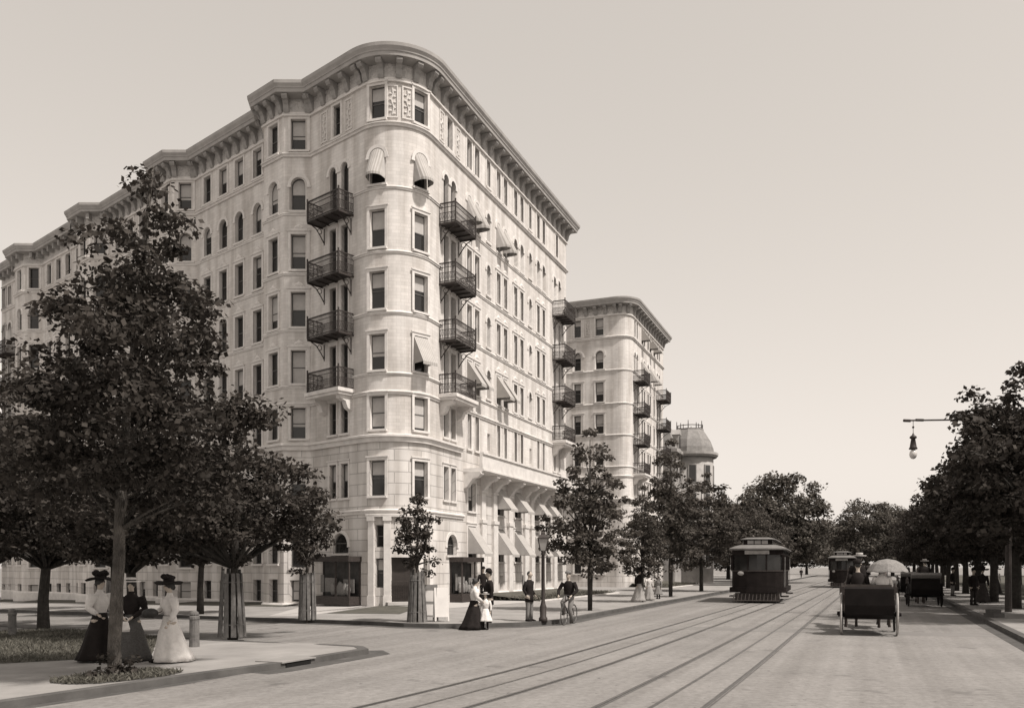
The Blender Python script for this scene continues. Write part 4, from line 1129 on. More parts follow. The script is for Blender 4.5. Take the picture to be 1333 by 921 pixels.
# ------------------------------------------------------------------ street lamp, arc lamp, boards
p = at(707, 808, .13)
t = thing('street_lamp', 'slim dark gas lamp post at the kerb between the standing man and the cyclist', 'street lamp', tuple(p))
mb = MB(); mb.lathe((0, 0, 0), [(.15, -.03), (.15, .12), (.11, .16), (.12, .5), (.09, .58), (.065, .7), (.055, 2.3), (.09, 2.34), (.05, 2.4), (.1, 2.46)], 12); mb.box(-.28, .28, -.015, .015, 2.2, 2.23); part('pole', mb, M_IRON, t, True)
mb = MB(); mb.rings([[(x*a, y*a, z) for x, y in ((-1, -1), (1, -1), (1, 1), (-1, 1))] for a, z in ((.09, 2.46), (.17, 2.86))]); ln = part('lantern', mb, M_LAMPG, t)
mb = MB()
for x, y in ((-1, -1), (1, -1), (1, 1), (-1, 1)): mb.chain([(.095*x, .095*y, 2.46), (.178*x, .178*y, 2.87)], .014, 4)
mb.rings([[(x*a, y*a, z) for x, y in ((-1, -1), (1, -1), (1, 1), (-1, 1))] for a, z in ((.2, 2.86), (.2, 2.9), (.08, 3.02), (.08, 3.06), (.02, 3.12))]); part('lantern_frame', mb, M_IRON, t)

Ya = 35.0; xt, zt = (1178-CX)/F*Ya, CAMH + (HY-547)/F*Ya
xp = xt + 4.9
t = thing('arc_lamp', 'arc lamp hanging from a long horizontal mast arm above the right trees', 'street lamp', (xp, Ya+1.2, .13))
lx, ly = xt-xp, -1.2
mb = MB(); mb.chain([(0, 0, -.1), (0, 0, 9.2)], [.14, .08], 10); part('pole', mb, M_IRON, t)
zz = zt-.13
mb = MB(); mb.chain([(lx, ly, zz), (lx*.55, ly*.55, zz+.12), (0, 0, zz+.28)], .035, 6); mb.chain([(lx-.05, ly, zz), (lx+.25, ly*.95, zz)], .06, 6); mb.chain([(lx+.5, ly*.9, zz+.04), (lx+.85, ly*.83, zz+.05)], .055, 6)
mb.chain([(lx*.55, ly*.55, zz+.12), (0, 0, zz+1.3)], .012, 4); part('mast_arm', mb, M_IRON, t)
lx2 = lx + (1190-1178)/F*Ya; ly2 = ly*.93
mb = MB(); mb.chain([(lx2, ly2, zz), (lx2, ly2, zz-.55)], .012, 4); mb.ball((lx2, ly2, zz-.26), .05, 8); part('hanger', mb, M_IRON, t)
mb = MB(); mb.lathe((lx2, ly2, zz-1.16), [(.15, 0), (.17, .03), (.13, .1), (.12, .18), (.08, .42), (.14, .46), (.13, .52), (.05, .58), (.02, .66)], 14); part('lamp_housing', mb, M_IRON, t, True)
mb = MB(); mb.ball((lx2, ly2, zz-1.36), (.15, .15, .2), 12); part('globe', mb, mat('clear_globe', .62, .15, .05, 3, spec=.5), t, True)

def aboard(p, rz, w, h, m, label, papers):
    t = thing('sandwich_board', label, 'board', tuple(p), rz)
    for sy in (-1, 1):
        mb = MB(); q = [(-w/2, 0), (w/2, 0), (w/2, h), (-w/2, h)]
        fn = lambda a, b, tt: (a, sy*(.24 - .2*b/h) + tt, b+.02)
        mb.prism([(-w/2, .14), (w/2, .14), (w/2, h), (-w/2, h)], fn, -.012, .012)
        mb.prism([(-w/2, 0), (-w/2+.05, 0), (-w/2+.05, .14), (-w/2, .14)], fn, -.012, .012); mb.prism([(w/2-.05, 0), (w/2, 0), (w/2, .14), (w/2-.05, .14)], fn, -.012, .012)
        b = part('panel', mb, m, t)
    if papers:
        mb = MB()
        for k in range(papers): mb.prism([(-w*.32, .2+k*(h-.3)/papers), (w*.32, .2+k*(h-.3)/papers), (w*.32, .1+(k+1)*(h-.3)/papers), (-w*.32, .1+(k+1)*(h-.3)/papers)], lambda a, b, tt: (a, -(.24 - .2*b/h) + tt, b+.02), -.02, -.014)
        part('notice', mb, M_BOARD, t)
aboard(at(574, 808, .13), .25, .5, 1.15, M_BOARD, 'white sandwich board right of the young tree guard', 0)
aboard(at(558, 808, .13), -.1, .6, 1.25, M_GBOARD, 'grey sandwich board with two pale notices, between tree guard and white board', 2)

# small block on the right pavement
p = at(1294, 803, .13)
t = thing('stone_block', 'small dark stone mounting block on the right pavement', 'block', tuple(p), .4)
mb = MB(); mb.box(-.28, .28, -.22, .22, 0, .16); part('step', mb, M_KERB, t); mb = MB(); mb.box(-.2, .2, -.14, .2, .161, .3); part('upper_step', mb, M_KERB, t)
# ------------------------------------------------------------------ people
def remesh(mb, m, vox, name='body', smooth=True):
    me = mb.mesh(name + '_raw', m); o = bpy.data.objects.new('tmp', me); COL.objects.link(o)
    md = o.modifiers.new('r', 'REMESH'); md.mode = 'VOXEL'; md.voxel_size = vox; md.use_smooth_shade = True
    s2 = o.modifiers.new('s', 'SMOOTH'); s2.factor = .5; s2.iterations = 2
    dg = bpy.context.evaluated_depsgraph_get(); dg.update()
    out = bpy.data.meshes.new_from_object(o.evaluated_get(dg)); out.name = name
    bpy.data.objects.remove(o); bpy.data.meshes.remove(me)
    if not out.materials: out.materials.append(m)
    return out

POSE = {
 'stand': dict(hip=.92, knee=((-.1, .0, .5), (.1, -.02, .5)), foot=((-.11, .02, .08), (.11, -.01, .08))),
 'walk':  dict(hip=.91, knee=((-.09, -.16, .5), (.09, .06, .5)), foot=((-.1, -.22, .09), (.1, .3, .1))),
 'sit':   dict(hip=.5, knee=((-.12, -.42, .52), (.12, -.42, .52)), foot=((-.12, -.5, .1), (.12, -.5, .1))),
 'cycle': dict(hip=.95, knee=((-.13, -.36, .78), (.13, -.3, .56)), foot=((-.14, -.16, .42), (.14, -.12, .14))),
}
def arm_pts(S, E_, Wp): return [Vector(S), Vector(S).lerp(Vector(E_), .5), Vector(E_), Vector(E_).lerp(Vector(Wp), .5), Vector(Wp)]
def person(label, loc, rz, h, top, low, hat=None, hair='short', pose='stand', arms=None, group=None, female=False, lean=0.0, vox=.016, skirt=None, sleeve=1.0, turn=0, topm=None, hem=0):
    """front faces local -y. top/low: materials; skirt: None or (width at hem)"""
    t = thing('person', label, 'person', tuple(loc), rz, group); k = h/1.72; t.scale = (k, k, k)
    ps = POSE[pose]; hz = ps['hip']; dy = lambda z: -lean*(z-hz)
    sh = hz+.52; shw = .185 if female else .2
    arms = arms or (((-.27, .03, sh-.3), (-.27, -.05, sh-.54)), ((.27, .03, sh-.3), (.27, -.05, sh-.54)))
    b = MB()
    tor = [(0, 0, hz-.06, .15, .1), (0, 0, hz+.02, .17, .115), (0, 0, hz+.16, .135 if female else .15, .1), (0, 0, hz+.34, .165, .115), (0, 0, hz+.47, .175, .105), (0, 0, hz+.545, .1, .07), (0, 0, hz+.6, .055, .055), (0, -.01, hz+.68, .055, .058)]
    b.ell([(x, y+dy(z), z, rx, ry) for x, y, z, rx, ry in tor], 14)
    hc = Vector((0, -.02+dy(hz+.75), hz+.765))
    b.ball(hc, (.075, .092, .112), 14); b.ball(hc+Vector((0, -.03, -.055)), (.052, .058, .06), 10)
    b.chain([hc+Vector((0, -.12, .02)), hc+Vector((0, -.112, -.022)), hc+Vector((0, -.09, -.035))], [.012, .018, .012], 6)
    b.chain([hc+Vector((-.022, -.086, -.06)), hc+Vector((.022, -.086, -.06))], .01, 5)
    for sx in (-1, 1): b.ball(hc+Vector((sx*.076, .008, -.005)), (.014, .024, .034), 6)
    legs = []
    for i, sx in enumerate((-1, 1)):
        kn, ft = Vector(ps['knee'][i]), Vector(ps['foot'][i]); hp = Vector((sx*.09, 0, hz-.02)); legs.append((hp, kn, ft))
        b.chain([hp, hp.lerp(kn, .5), kn, kn.lerp(ft, .35), ft], [.12, .075, .055, .055, .036], 9)
        b.chain([ft+Vector((0, .05, -.03)), ft+Vector((0, -.06, -.045)), ft+Vector((0, -.17, -.055))], [.04, .042, .025], 7)
        S = (sx*shw, dy(sh), sh-.02); E_, Wp = arms[i]
        b.chain(arm_pts(S, E_, Wp), [.05, .044, .038, .034, .025], 8)
        d = (Vector(Wp)-Vector(E_)).normalized(); side = Vector((0, -1, 0)) if abs(d.y) < .8 else Vector((-sx, 0, 0))
        side = (side - d*side.dot(d)).normalized(); nrm = d.cross(side)
        Wv = Vector(Wp); b.chain([Wv, Wv+d*.05, Wv+d*.09], [.024, .036, .034], 8, flat=.6)
        for j in range(4):
            o = side*(.03-.02*j); L = (.06, .075, .07, .055)[j]
            b.chain([Wv+d*.12+o, Wv+d*(.12+L*.55)+o+nrm*.012*sx, Wv+d*(.12+L)*.97+o+nrm*.035*sx], [.0095, .0088, .0075], 6)
        b.chain([Wv+d*.03+side*.03, Wv+d*.06+side*.052, Wv+d*.09+side*.055], [.011, .01, .008], 6)
    body = link('body', remesh(b, M_SKIN, vox), t)
    # clothes
    c = MB(); e = .018
    if female: sec = [(hz+.06, .15, .115), (hz+.13, .145, .112), (hz+.2, .16, .125), (hz+.33, .2, .165), (hz+.45, .2, .135), (hz+.53, .135, .09), (hz+.58, .068, .07), (hz+.63, .06, .062)]
    else: sec = [(hz-.22, .2, .145), (hz-.05, .19, .14), (hz+.1, .175, .13), (hz+.3, .195, .14), (hz+.45, .205, .13), (hz+.53, .14, .095), (hz+.58, .075, .075)]
    if pose in ('sit', 'cycle') and not female: sec = sec[1:]
    c.ell([(0, dy(z), z, rx, ry) for z, rx, ry in sec], 18, wob=lambda kk, j: .015*math.sin(j*2.3+kk))
    for i, sx in enumerate((-1, 1)):
        S = (sx*shw, dy(sh), sh-.01); E_, Wp = arms[i]; q = arm_pts(S, E_, Wp)
        q[-1] = Vector(E_).lerp(Vector(Wp), .93)
        c.chain(q, [.075*sleeve, .072*sleeve, .06*(.5+.5*sleeve), .052*(.5+.5*sleeve), .042], 10)
    part('blouse' if female else 'jacket', c, top, t, True)
    if skirt:
        s = MB(); g = random.Random(int(h*1000)+len(label)); ph = g.random()*6
        secs = []; zb = hem or .03
        for q in range(9):
            f = q/8; z = hz+.12 - f*(hz+.12-zb); r = .145+.075*min(1, f*2.6)+(skirt-.22)*f**1.7
            secs.append((0, dy(z)*.3 + f*f*.1*(1 if not hem else 0), z, r, r*.92*(1+.12*f)))
        s.ell(secs, 40, wob=lambda kk, j: .085*(kk/8)**.9*math.sin(j*PI/20*7+ph+.6*math.sin(j*.7)+.1*kk))
        part('skirt', s, low, t, True)
        bl = MB(); bl.ell([(0, dy(hz+.1), z, .152, .118) for z in (hz+.12, hz+.13)], 18); part('belt', bl, M_BLACK, t)
        if hem:
            bo = MB()
            for hp, kn, ft in legs: bo.chain([kn, kn.lerp(ft, .5), ft], [.06, .058, .045], 8)
            part('stockings', bo, M_BLACK, t, True)
    else:
        s = MB()
        for hp, kn, ft in legs: s.chain([hp+Vector((0, 0, .05)), hp.lerp(kn, .5), kn, kn.lerp(ft, .5), ft+Vector((0, 0, -.01))], [.105, .095, .078, .07, .066], 10)
        s.ell([(0, 0, hz-.12, .1, .1), (0, 0, hz-.05, .175, .125), (0, 0, hz+.06, .165, .12)], 14)
        part('trousers', s, low, t, True)
    for hp, kn, ft in legs:
        s = MB(); s.chain([ft+Vector((0, .06, -.035)), ft+Vector((0, -.05, -.04)), ft+Vector((0, -.13, -.05)), ft+Vector((0, -.2, -.058))], [.046, .05, .042, .02], 8)
        part('shoe', s, M_BLACK, t, True)
    hm = MB()
    if hair == 'up':
        hm.ball(hc+Vector((0, .02, .03)), (.1, .11, .11), 12); hm.ball(hc+Vector((0, .06, .1)), (.07, .07, .05), 10); hm.ball(hc+Vector((0, .1, -.02)), (.06, .05, .06), 8)
    elif hair == 'long': hm.ball(hc+Vector((0, .03, .02)), (.1, .1, .11), 12); hm.chain([hc+Vector((0, .08, 0)), hc+Vector((0, .11, -.15)), hc+Vector((0, .1, -.26))], [.08, .07, .03], 8)
    else: hm.ball(hc+Vector((0, .022, .025)), (.083, .088, .098), 12)
    part('hair', hm, M_HAIR if hair != 'grey' else M_GREY, t, True)
    if vox < .018:
        for sx in (-1, 1):
            em = MB(); em.ball(hc+Vector((sx*.03, -.083, .012)), (.013, .008, .009), 6); part('eye', em, M_HAIR, t)
    if hat:
        kind, hmat = hat; m = MB(); c0 = hc+Vector((0, 0, .07))
        if kind == 'wide':
            rg = []
            for rr_, z in ((.09, .02), (.28, .0), (.3, .015), (.27, .03), (.12, .04), (.115, .12), (.09, .15), (.02, .16)):
                rg.append([(c0.x+rr_*math.cos(2*PI*j/24)*1.05, c0.y+rr_*math.sin(2*PI*j/24), c0.z+z+.04*math.sin(4*PI*j/24+.6)*(rr_/.3)**2) for j in range(24)])
            m.rings(rg)
            for q in range(7): a = q*.55+2; m.ball((c0.x+.11*math.cos(a), c0.y+.11*math.sin(a), c0.z+.13+.02*(q % 3)), (.07, .07, .05), 7)
        elif kind == 'boater': m.lathe(c0, [(.08, .0), (.2, .0), (.2, .02), (.105, .024), (.1, .1), (.02, .104)], 20)
        elif kind == 'bowler': m.lathe(c0, [(.12, -.005), (.135, .012), (.14, .022), (.105, .018), (.104, .07), (.08, .12), (.03, .14), (.005, .142)], 18)
        elif kind == 'cap': m.lathe(c0, [(.1, 0), (.115, .04), (.09, .075), (.01, .12)], 16); m.prism([(-.08, -.09), (.08, -.09), (.06, -.16), (-.06, -.16)], lambda a, b, tt: (c0.x+a, c0.y+b, c0.z+tt), .005, .02)
        elif kind == 'top': m.lathe(c0, [(.12, -.005), (.15, .005), (.15, .02), (.1, .022), (.098, .2), (.005, .2)], 18)
        hb = part('hat', m, hmat, t, True if kind != 'boater' else False)
        if kind in ('boater', 'bowler', 'top'):
            m = MB(); m.lathe(c0, [(.107, .026), (.107, .052)], 18, cap=False); part('hat_band', m, M_BLACK, hb)
    return t

def face(dx, dy): return math.atan2(dx, -dy)     # turn so local -y points along (dx, dy)

# the three women at left
pA = at(130, 860, .12); pB = at(171, 860, .12); pC = at(221, 861, .12)
person('woman in pale blouse and black skirt half hidden by the nearest trunk', pA, face(.75, -.3), 1.68, M_WHITE, M_BLACK, ('wide', M_BLACK), 'up', 'stand', arms=(((-.3, .0, 1.16), (-.24, -.2, 1.02)), ((.3, .0, 1.14), (.2, -.22, 1.0))), female=True, skirt=.4, sleeve=1.45, group='three women at the foreground tree')
person('woman in dark jacket and grey skirt under a straw boater hat', pB, face(.15, -1), 1.62, M_BLACK, mat('charcoal_skirt', .075, .95, .3, 30), ('boater', M_STRAW), 'up', 'stand', arms=(((-.29, .0, 1.15), (-.1, -.24, .98)), ((.29, .0, 1.15), (.08, -.25, .98))), female=True, skirt=.43, sleeve=1.4, group='three women at the foreground tree')
person('woman in a long white dress under a wide dark hat', pC, face(-.75, -.7), 1.58, M_WHITE, M_WHITE, ('wide', M_BLACK), 'up', 'walk', arms=(((-.28, -.05, 1.18), (-.12, -.3, 1.06)), ((.28, .02, 1.15), (.3, -.12, .92))), female=True, skirt=.44, sleeve=1.35, group='three women at the foreground tree')
# what they carry
t = thing('handbag', 'small pale bag held by the woman in the dark jacket', 'bag', (pB.x+.03, pB.y-.36, pB.z+.68), .1)
mb = MB(); mb.ell([(0, 0, -.04, .09, .035), (0, 0, .03, .1, .04), (0, 0, .14, .07, .025), (0, 0, .17, .05, .02)], 12); part('pouch', mb, M_WHITE, t, True); mb = MB(); mb.torus((0, 0, .2), .06, .008, 'y', 14, 5); part('strap', mb, M_WHITE, t)
t = thing('muff', 'dark feathery muff held out by the woman in white', 'muff', (pC.x-.29, pC.y-.22, pC.z+.94), 0)
mb = MB(); mb.ball((0, 0, .07), (.15, .1, .1), 14); mb.ball((-.1, 0, .06), (.09, .09, .09), 10); part('fur', mb, M_HAIR, t, True); mb = MB(); mb.chain([(.1, 0, .1), (.15, .04, .08), (.2, .06, .1)], .008, 5); part('ribbon', mb, M_BLACK, t)
# group crossing at the corner
pW = at(617, 819); person('woman in white blouse and long black skirt stepping off the kerb', pW, face(.9, .3), 1.56, M_WHITE, M_BLACK, None, 'up', 'walk', arms=(((-.28, -.02, 1.16), (-.2, -.26, 1.0)), ((.28, -.02, 1.14), (.24, -.25, .95))), female=True, skirt=.42, sleeve=1.4, lean=.06, vox=.018)
pK = at(632, 819); person('small child in white frock and straw hat beside the black skirt', pK, face(-.2, -1), 1.12, M_WHITE, M_WHITE, ('boater', M_STRAW), 'long', 'stand', female=True, skirt=.36, hem=.42, vox=.02)
pM = at(637, 814, .02); person('man in dark coat and bowler hat behind the child', pM, face(-.8, -.2), 1.78, M_BLACK, M_DARK, ('bowler', M_BLACK), 'short', 'stand', arms=(((-.28, .0, 1.14), (-.22, -.25, 1.05)), ((.27, .03, 1.14), (.27, -.05, .9))), vox=.018)
pD = Vector(W1.p.F(UR(6.9), .2, 1.05)); person('man in a dark suit standing at the right shop window', pD, face(.3, -1), 1.7, M_BLACK, M_BLACK, ('bowler', M_BLACK), 'short', 'stand', vox=.02)
pS = at(689, 808, .13); person('man in dark jacket and grey trousers standing beside the lamp post', pS, face(.75, -.45), 1.66, M_BLACK, M_GREY, None, 'short', 'stand', arms=(((-.27, .08, 1.14), (-.26, -.05, .94)), ((.27, .08, 1.14), (.24, -.1, .94))), vox=.018)
# cyclist
pY = at(741, 812); cyc_rz = face(-.42, -1)
cyc = person('man in dark jacket riding a bicycle towards the camera', pY, cyc_rz, 1.72, M_BLACK, M_GREY, ('cap', M_GREY), 'short', 'cycle', arms=(((-.34, -.14, 1.2), (-.24, -.46, 1.02)), ((.34, -.14, 1.2), (.24, -.46, 1.02))), lean=.12, vox=.018)
t = thing('bicycle', 'bicycle ridden by the man in the road', 'bicycle', tuple(pY), cyc_rz)
for y in (-.55, .5):
    wv = MB()
    for k in range(14): a = 2*PI*k/14; wv.chain([(0, y, .34), (0, y+.31*math.cos(a), .34+.31*math.sin(a))], .003, 4)
    wv.torus((0, y, .34), .315, .012, 'x', 28, 6); wo = part('wheel', wv, M_RAIL, t)
    wv = MB(); wv.torus((0, y, .34), .335, .02, 'x', 30, 8); part('tyre', wv, M_RUBBER, wo)
mb = MB()
for a, b_ in (((0, -.55, .34), (0, -.4, .98)), ((0, -.42, .88), (0, .12, .86)), ((0, -.46, .7), (0, .02, .3)), ((0, .12, .9), (0, .02, .3)), ((0, .02, .3), (0, .5, .34)), ((0, .12, .86), (0, .5, .34))): mb.chain([a, b_], .016, 6)
part('frame', mb, M_IRON, t)
mb = MB(); mb.chain([(-.3, -.36, .98), (-.22, -.46, 1.02), (0, -.42, 1.04), (.22, -.46, 1.02), (.3, -.36, .98)], .014, 6); mb.chain([(0, -.4, .95), (0, -.42, 1.04)], .014, 6); part('handlebar', mb, M_RAIL, t)
mb = MB(); mb.ball((0, .12, .9), (.09, .13, .04), 10); part('saddle', mb, M_LEATHER, t, True)
mb = MB(); mb.torus((.04, .02, .3), .09, .008, 'x', 16, 5); mb.chain([(-.1, -.14, .38), (-.05, -.14, .38), (-.05, .02, .3), (.05, .02, .3), (.05, -.1, .12), (.18, -.1, .1)], .012, 5); part('crank', mb, M_RAIL, t)
# far pavement group and far figures
person('woman in dark jacket and pale skirt under the small avenue tree', at(832, 783, .13), face(.5, -.6), 1.66, M_BLACK, M_MID, ('wide', M_BLACK), 'up', 'walk', female=True, skirt=.42, sleeve=1.3, vox=.025, group='group on the avenue pavement')
person('figure in white dress right of the dark jacketed woman', at(845, 781, .13), face(.3, -.9), 1.45, M_WHITE, M_MID, ('boater', M_STRAW), 'up', 'stand', female=True, skirt=.4, vox=.025, group='group on the avenue pavement')
person('child in pale dress at the right end of the pavement group', at(857, 779, .13), face(-.5, -.6), 1.3, M_LACE, M_LACE, ('boater', M_STRAW), 'long', 'stand', female=True, skirt=.36, hem=.35, vox=.025, group='group on the avenue pavement')
person('lone dark figure standing in the roadway beyond the nearer tram', at(1043, 752), face(0, -1), 1.75, M_BLACK, M_DARK, ('bowler', M_BLACK), 'short', 'walk', vox=.03)
for k, (px, py, lb, rz, fm) in enumerate(((1267, 787, 'man in black standing in the shade nearest the right kerb', .4, 0), (1279, 784, 'woman in dark dress in the shade of the right kerb trees', -.3, 1), (1240, 775, 'man in grey trousers beside the parked carriage', .8, 0), (1297, 772, 'woman in pale blouse deep in the shade at right', 0, 1))):
    person(lb, at(px, py, .14), rz, 1.7, M_BLACK if k != 3 else M_WHITE, M_DARK if k != 2 else M_GREY, (('bowler', M_BLACK) if not fm else ('wide', M_BLACK)), 'up' if fm else 'short', 'stand', female=bool(fm), skirt=.42 if fm else None, vox=.025, group='people in the shade on the right pavement')

# ------------------------------------------------------------------ horses
def horse_mesh(step):
    b = MB()
    b.chain([(0, 1.0, 1.18), (0, .8, 1.22), (0, .4, 1.18), (0, 0, 1.14), (0, -.35, 1.2), (0, -.6, 1.24)], [.16, .3, .31, .32, .31, .2], 12)
    b.chain([(0, -.5, 1.3), (0, -.75, 1.58), (0, -.98, 1.85)], [.24, .17, .12], 10)
    b.chain([(0, -.9, 1.9), (0, -1.12, 1.82), (0, -1.4, 1.62), (0, -1.48, 1.55)], [.13, .13, .12, .07], 10)
    for sx in (-1, 1):
        b.chain([(sx*.06, -.92, 1.98), (sx*.07, -.93, 2.1)], [.035, .008], 6)
        f = step*sx
        b.chain([(sx*.15, -.5, 1.15), (sx*.16, -.48-f*.1, .85), (sx*.16, -.5-f*.18, .55), (sx*.16, -.48-f*.12, .2), (sx*.16, -.52-f*.14, .06)], [.14, .1, .058, .042, .06], 8)
        b.chain([(sx*.15, .75, 1.15), (sx*.16, .7+f*.1, .82), (sx*.16, .88+f*.16, .52), (sx*.16, .84+f*.2, .2), (sx*.16, .8+f*.2, .06)], [.2, .14, .065, .045, .06], 8)
    b.chain([(0, 1.0, 1.3), (0, 1.18, 1.2), (0, 1.22, .9), (0, 1.18, .6)], [.05, .07, .07, .02], 8)
    return remesh(b, M_HORSE, .03, 'body')
HM = horse_mesh(1.0)
def horse(label, loc, rz, group=None):
    t = thing('horse', label, 'horse', tuple(loc), rz, group); link('body', HM, t)
    m = MB(); m.chain([(0, -.86, 2.02), (0, -.7, 1.8), (0, -.48, 1.52)], [.03, .06, .03], 6); part('mane', m, M_HAIR, t)
    m = MB(); m.torus((0, -.52, 1.28), .26, .05, 'y', 18, 6); part('collar', m, M_LEATHER, t)
    m = MB(); m.torus((0, .1, 1.15), .33, .02, 'y', 18, 5); m.chain([(.3, -.4, 1.2), (.33, .4, 1.1), (.3, 1.3, .95)], .02, 5); m.chain([(-.3, -.4, 1.2), (-.33, .4, 1.1), (-.3, 1.3, .95)], .02, 5); part('harness', m, M_LEATHER, t)
    return t
def wheel_mb(x, y, r):
    m = MB(); m.torus((x, y, r), r-.035, .033, 'x', 36, 6)
    for k in range(14): a = 2*PI*k/14; m.chain([(x, y, r), (x, y+(r-.04)*math.cos(a), r+(r-.04)*math.sin(a))], [.022, .015], 5)
    return m
def carriage(label, loc, rz, hood=False, rim=None):
    """front (horses) towards local -y"""
    t = thing('carriage', label, 'carriage', tuple(loc), rz)
    for y, r in ((0, .63), (-1.75, .5)):
        for sx in (-1, 1):
            wm = part('wheel', wheel_mb(sx*.76, y, r), rim or M_PALEW if y == 0 else M_COACH, t)
            h = MB(); h.chain([(sx*.68, y, r), (sx*.88, y, r)], [.08, .055], 10); part('hub', h, M_COACH, wm)
    m = MB(); m.chain([(-.74, 0, .63), (.74, 0, .63)], .035, 6); m.chain([(-.74, -1.75, .5), (.74, -1.75, .5)], .035, 6); m.chain([(0, 0, .6), (0, -1.75, .55)], .04, 6)
    for sx in (-.5, .5): m.chain([(sx, .35, .72), (sx, .0, .62), (sx, -.4, .7)], .03, 6); m.chain([(sx, -1.4, .72), (sx, -1.75, .62), (sx, -2.05, .72)], .03, 6)
    part('axles', m, M_IRON, t)
    b = MB()   # tub with a curved back
    sec = [(-.3, .34, .56), (-.05, .62, .68), (.18, .66, .72), (.62, .68, .74)]
    side = [(.42, .62), (.55, .9), (.58, 1.38), (.5, 1.44), (-.15, 1.3), (-.5, .98), (-1.0, .86), (-1.25, 1.05), (-1.95, 1.1), (-2.0, .98), (-1.3, .7), (-.9, .5), (.1, .48)]
    b.prism(side, lambda y, z, tt: (tt, y, z), -.66, .66); part('body', b, M_COACH, t)
    b = MB(); b.box(-.6, .6, -.1, .36, .98, 1.06) if 0 else b.box(-.6, .6, .3, .52, 1.38, 1.5); part('seat_back', b, M_LEATHER, t, False)
    b = MB(); b.box(-.55, .55, -1.95, -1.5, 1.2, 1.5); part('driver_seat', b, M_LEATHER, t)
    for sx in (-1, 1):
        b = MB(); b.box(sx*.76-.07, sx*.76+.07, -1.32, -1.18, 1.15, 1.4); b.chain([(sx*.76, -1.25, 1.4), (sx*.76, -1.25, 1.52)], [.05, .02], 6); lp = part('lamp', b, M_IRON, t)
    b = MB(); b.chain([(0, -1.9, .62), (0, -4.2, .95)], .04, 6); part('pole', b, M_COACH, t)
    if hood:
        b = MB(); b.prism([(.55, 1.42), (.85, 1.48), (1.0, 1.62), (.9, 1.74), (.5, 1.66)], lambda y, z, tt: (tt, y, z), -.68, .68); part('folded_hood', b, M_LACE, t)
    return t
cd = np.array([.37, .929]); crz = face(cd[0], cd[1])
pR = at(1131, 826)
def loc_in(p, rz, x, y, z=0): c, s = math.cos(rz), math.sin(rz); return (p[0]+x*c-y*s, p[1]+x*s+y*c, p[2]+z)
carriage('dark open carriage seen from behind with pale wheel rims, carrying riders', pR, crz)
for sx, lb in ((.5, 'dark horse on the left of the pair drawing the open carriage'), (-.5, 'dark horse on the right of the pair drawing the open carriage')): horse(lb, loc_in(pR, crz, sx, -3.6), crz, 'horses of the open carriage')
person('woman in white under the parasol, riding on the right of the carriage seat', loc_in(pR, crz, -.36, .12, .76), crz, 1.64, M_WHITE, M_WHITE, None, 'up', 'sit', female=True, arms=(((-.26, -.12, .72), (-.12, -.3, .72)), ((.27, -.12, .72), (.12, -.26, .95))), vox=.02, group='riders in the carriage')
person('man in black on the left of the carriage seat', loc_in(pR, crz, .3, .12, .78), crz, 1.72, M_BLACK, M_BLACK, ('bowler', M_BLACK), 'short', 'sit', arms=(((-.27, -.05, .74), (-.16, -.32, .6)), ((.27, -.05, .74), (.16, -.32, .6))), vox=.02, group='riders in the carriage')
person('coachman in dark coat and pale-banded hat on the raised driving seat', loc_in(pR, crz, .25, -1.7, 1.0), crz, 1.75, M_BLACK, M_BLACK, ('boater', M_STRAW), 'short', 'sit', arms=(((-.27, -.1, .78), (-.14, -.42, .74)), ((.27, -.1, .78), (.14, -.42, .74))), vox=.02, group='riders in the carriage')
pp = loc_in(pR, crz, -.5, -.05, 1.66)
t = thing('parasol', 'pale lace parasol held over the carriage riders', 'parasol', pp, crz); t.scale = (.92, .92, .95)
m = MB(); rg = []
N = 24
for rr_, z in ((.02, .62), (.25, .58), (.45, .47), (.6, .28), (.62, .24)): rg.append([(rr_*math.cos(2*PI*j/N), rr_*math.sin(2*PI*j/N), z - (.03*(rr_/.62)**2*(1 if j % 3 else 0))) for j in range(N)])
rg2 = [[(x*.985, y*.985, z-.012) for x, y, z in r] for r in rg[::-1]]
m.rings(rg+rg2); cp = part('canopy', m, M_LACE, t)
m = MB()
for j in range(0, N, 3): a = 2*PI*j/N; m.chain([(.02*math.cos(a), .02*math.sin(a), .6), (.25*math.cos(a), .25*math.sin(a), .562), (.45*math.cos(a), .45*math.sin(a), .452), (.6*math.cos(a), .6*math.sin(a), .26)], .006, 4)
part('ribs', m, M_IRON, cp)
m = MB(); m.chain([(0, 0, -.2), (0, 0, .7)], .012, 6); part('handle', m, M_DARK, t)
# parked carriage by the right kerb
p2 = at(1204, 789); rz2 = face(.37, .929)
carriage('black carriage with folded pale hood waiting at the right kerb', p2, rz2, hood=True, rim=M_COACH)
horse('dark horse harnessed to the waiting carriage at the right kerb', loc_in(p2, rz2, 0, -3.6), rz2)
person('driver in dark coat and pale hat sitting on the waiting carriage', loc_in(p2, rz2, -.1, -1.7, 1.0), rz2, 1.72, M_DARK, M_BLACK, ('boater', M_STRAW), 'short', 'sit', arms=(((-.27, -.1, .78), (-.14, -.42, .74)), ((.27, -.1, .78), (.14, -.42, .74))), vox=.03)

p3 = loc_in(p2, rz2, .1, -8.5); carriage('second black carriage at the right kerb, farther off and half hidden by the waiting one', p3, rz2, hood=True, rim=M_COACH)
horse('dark horse harnessed to the half hidden farther carriage', loc_in(p3, rz2, 0, -3.6), rz2)

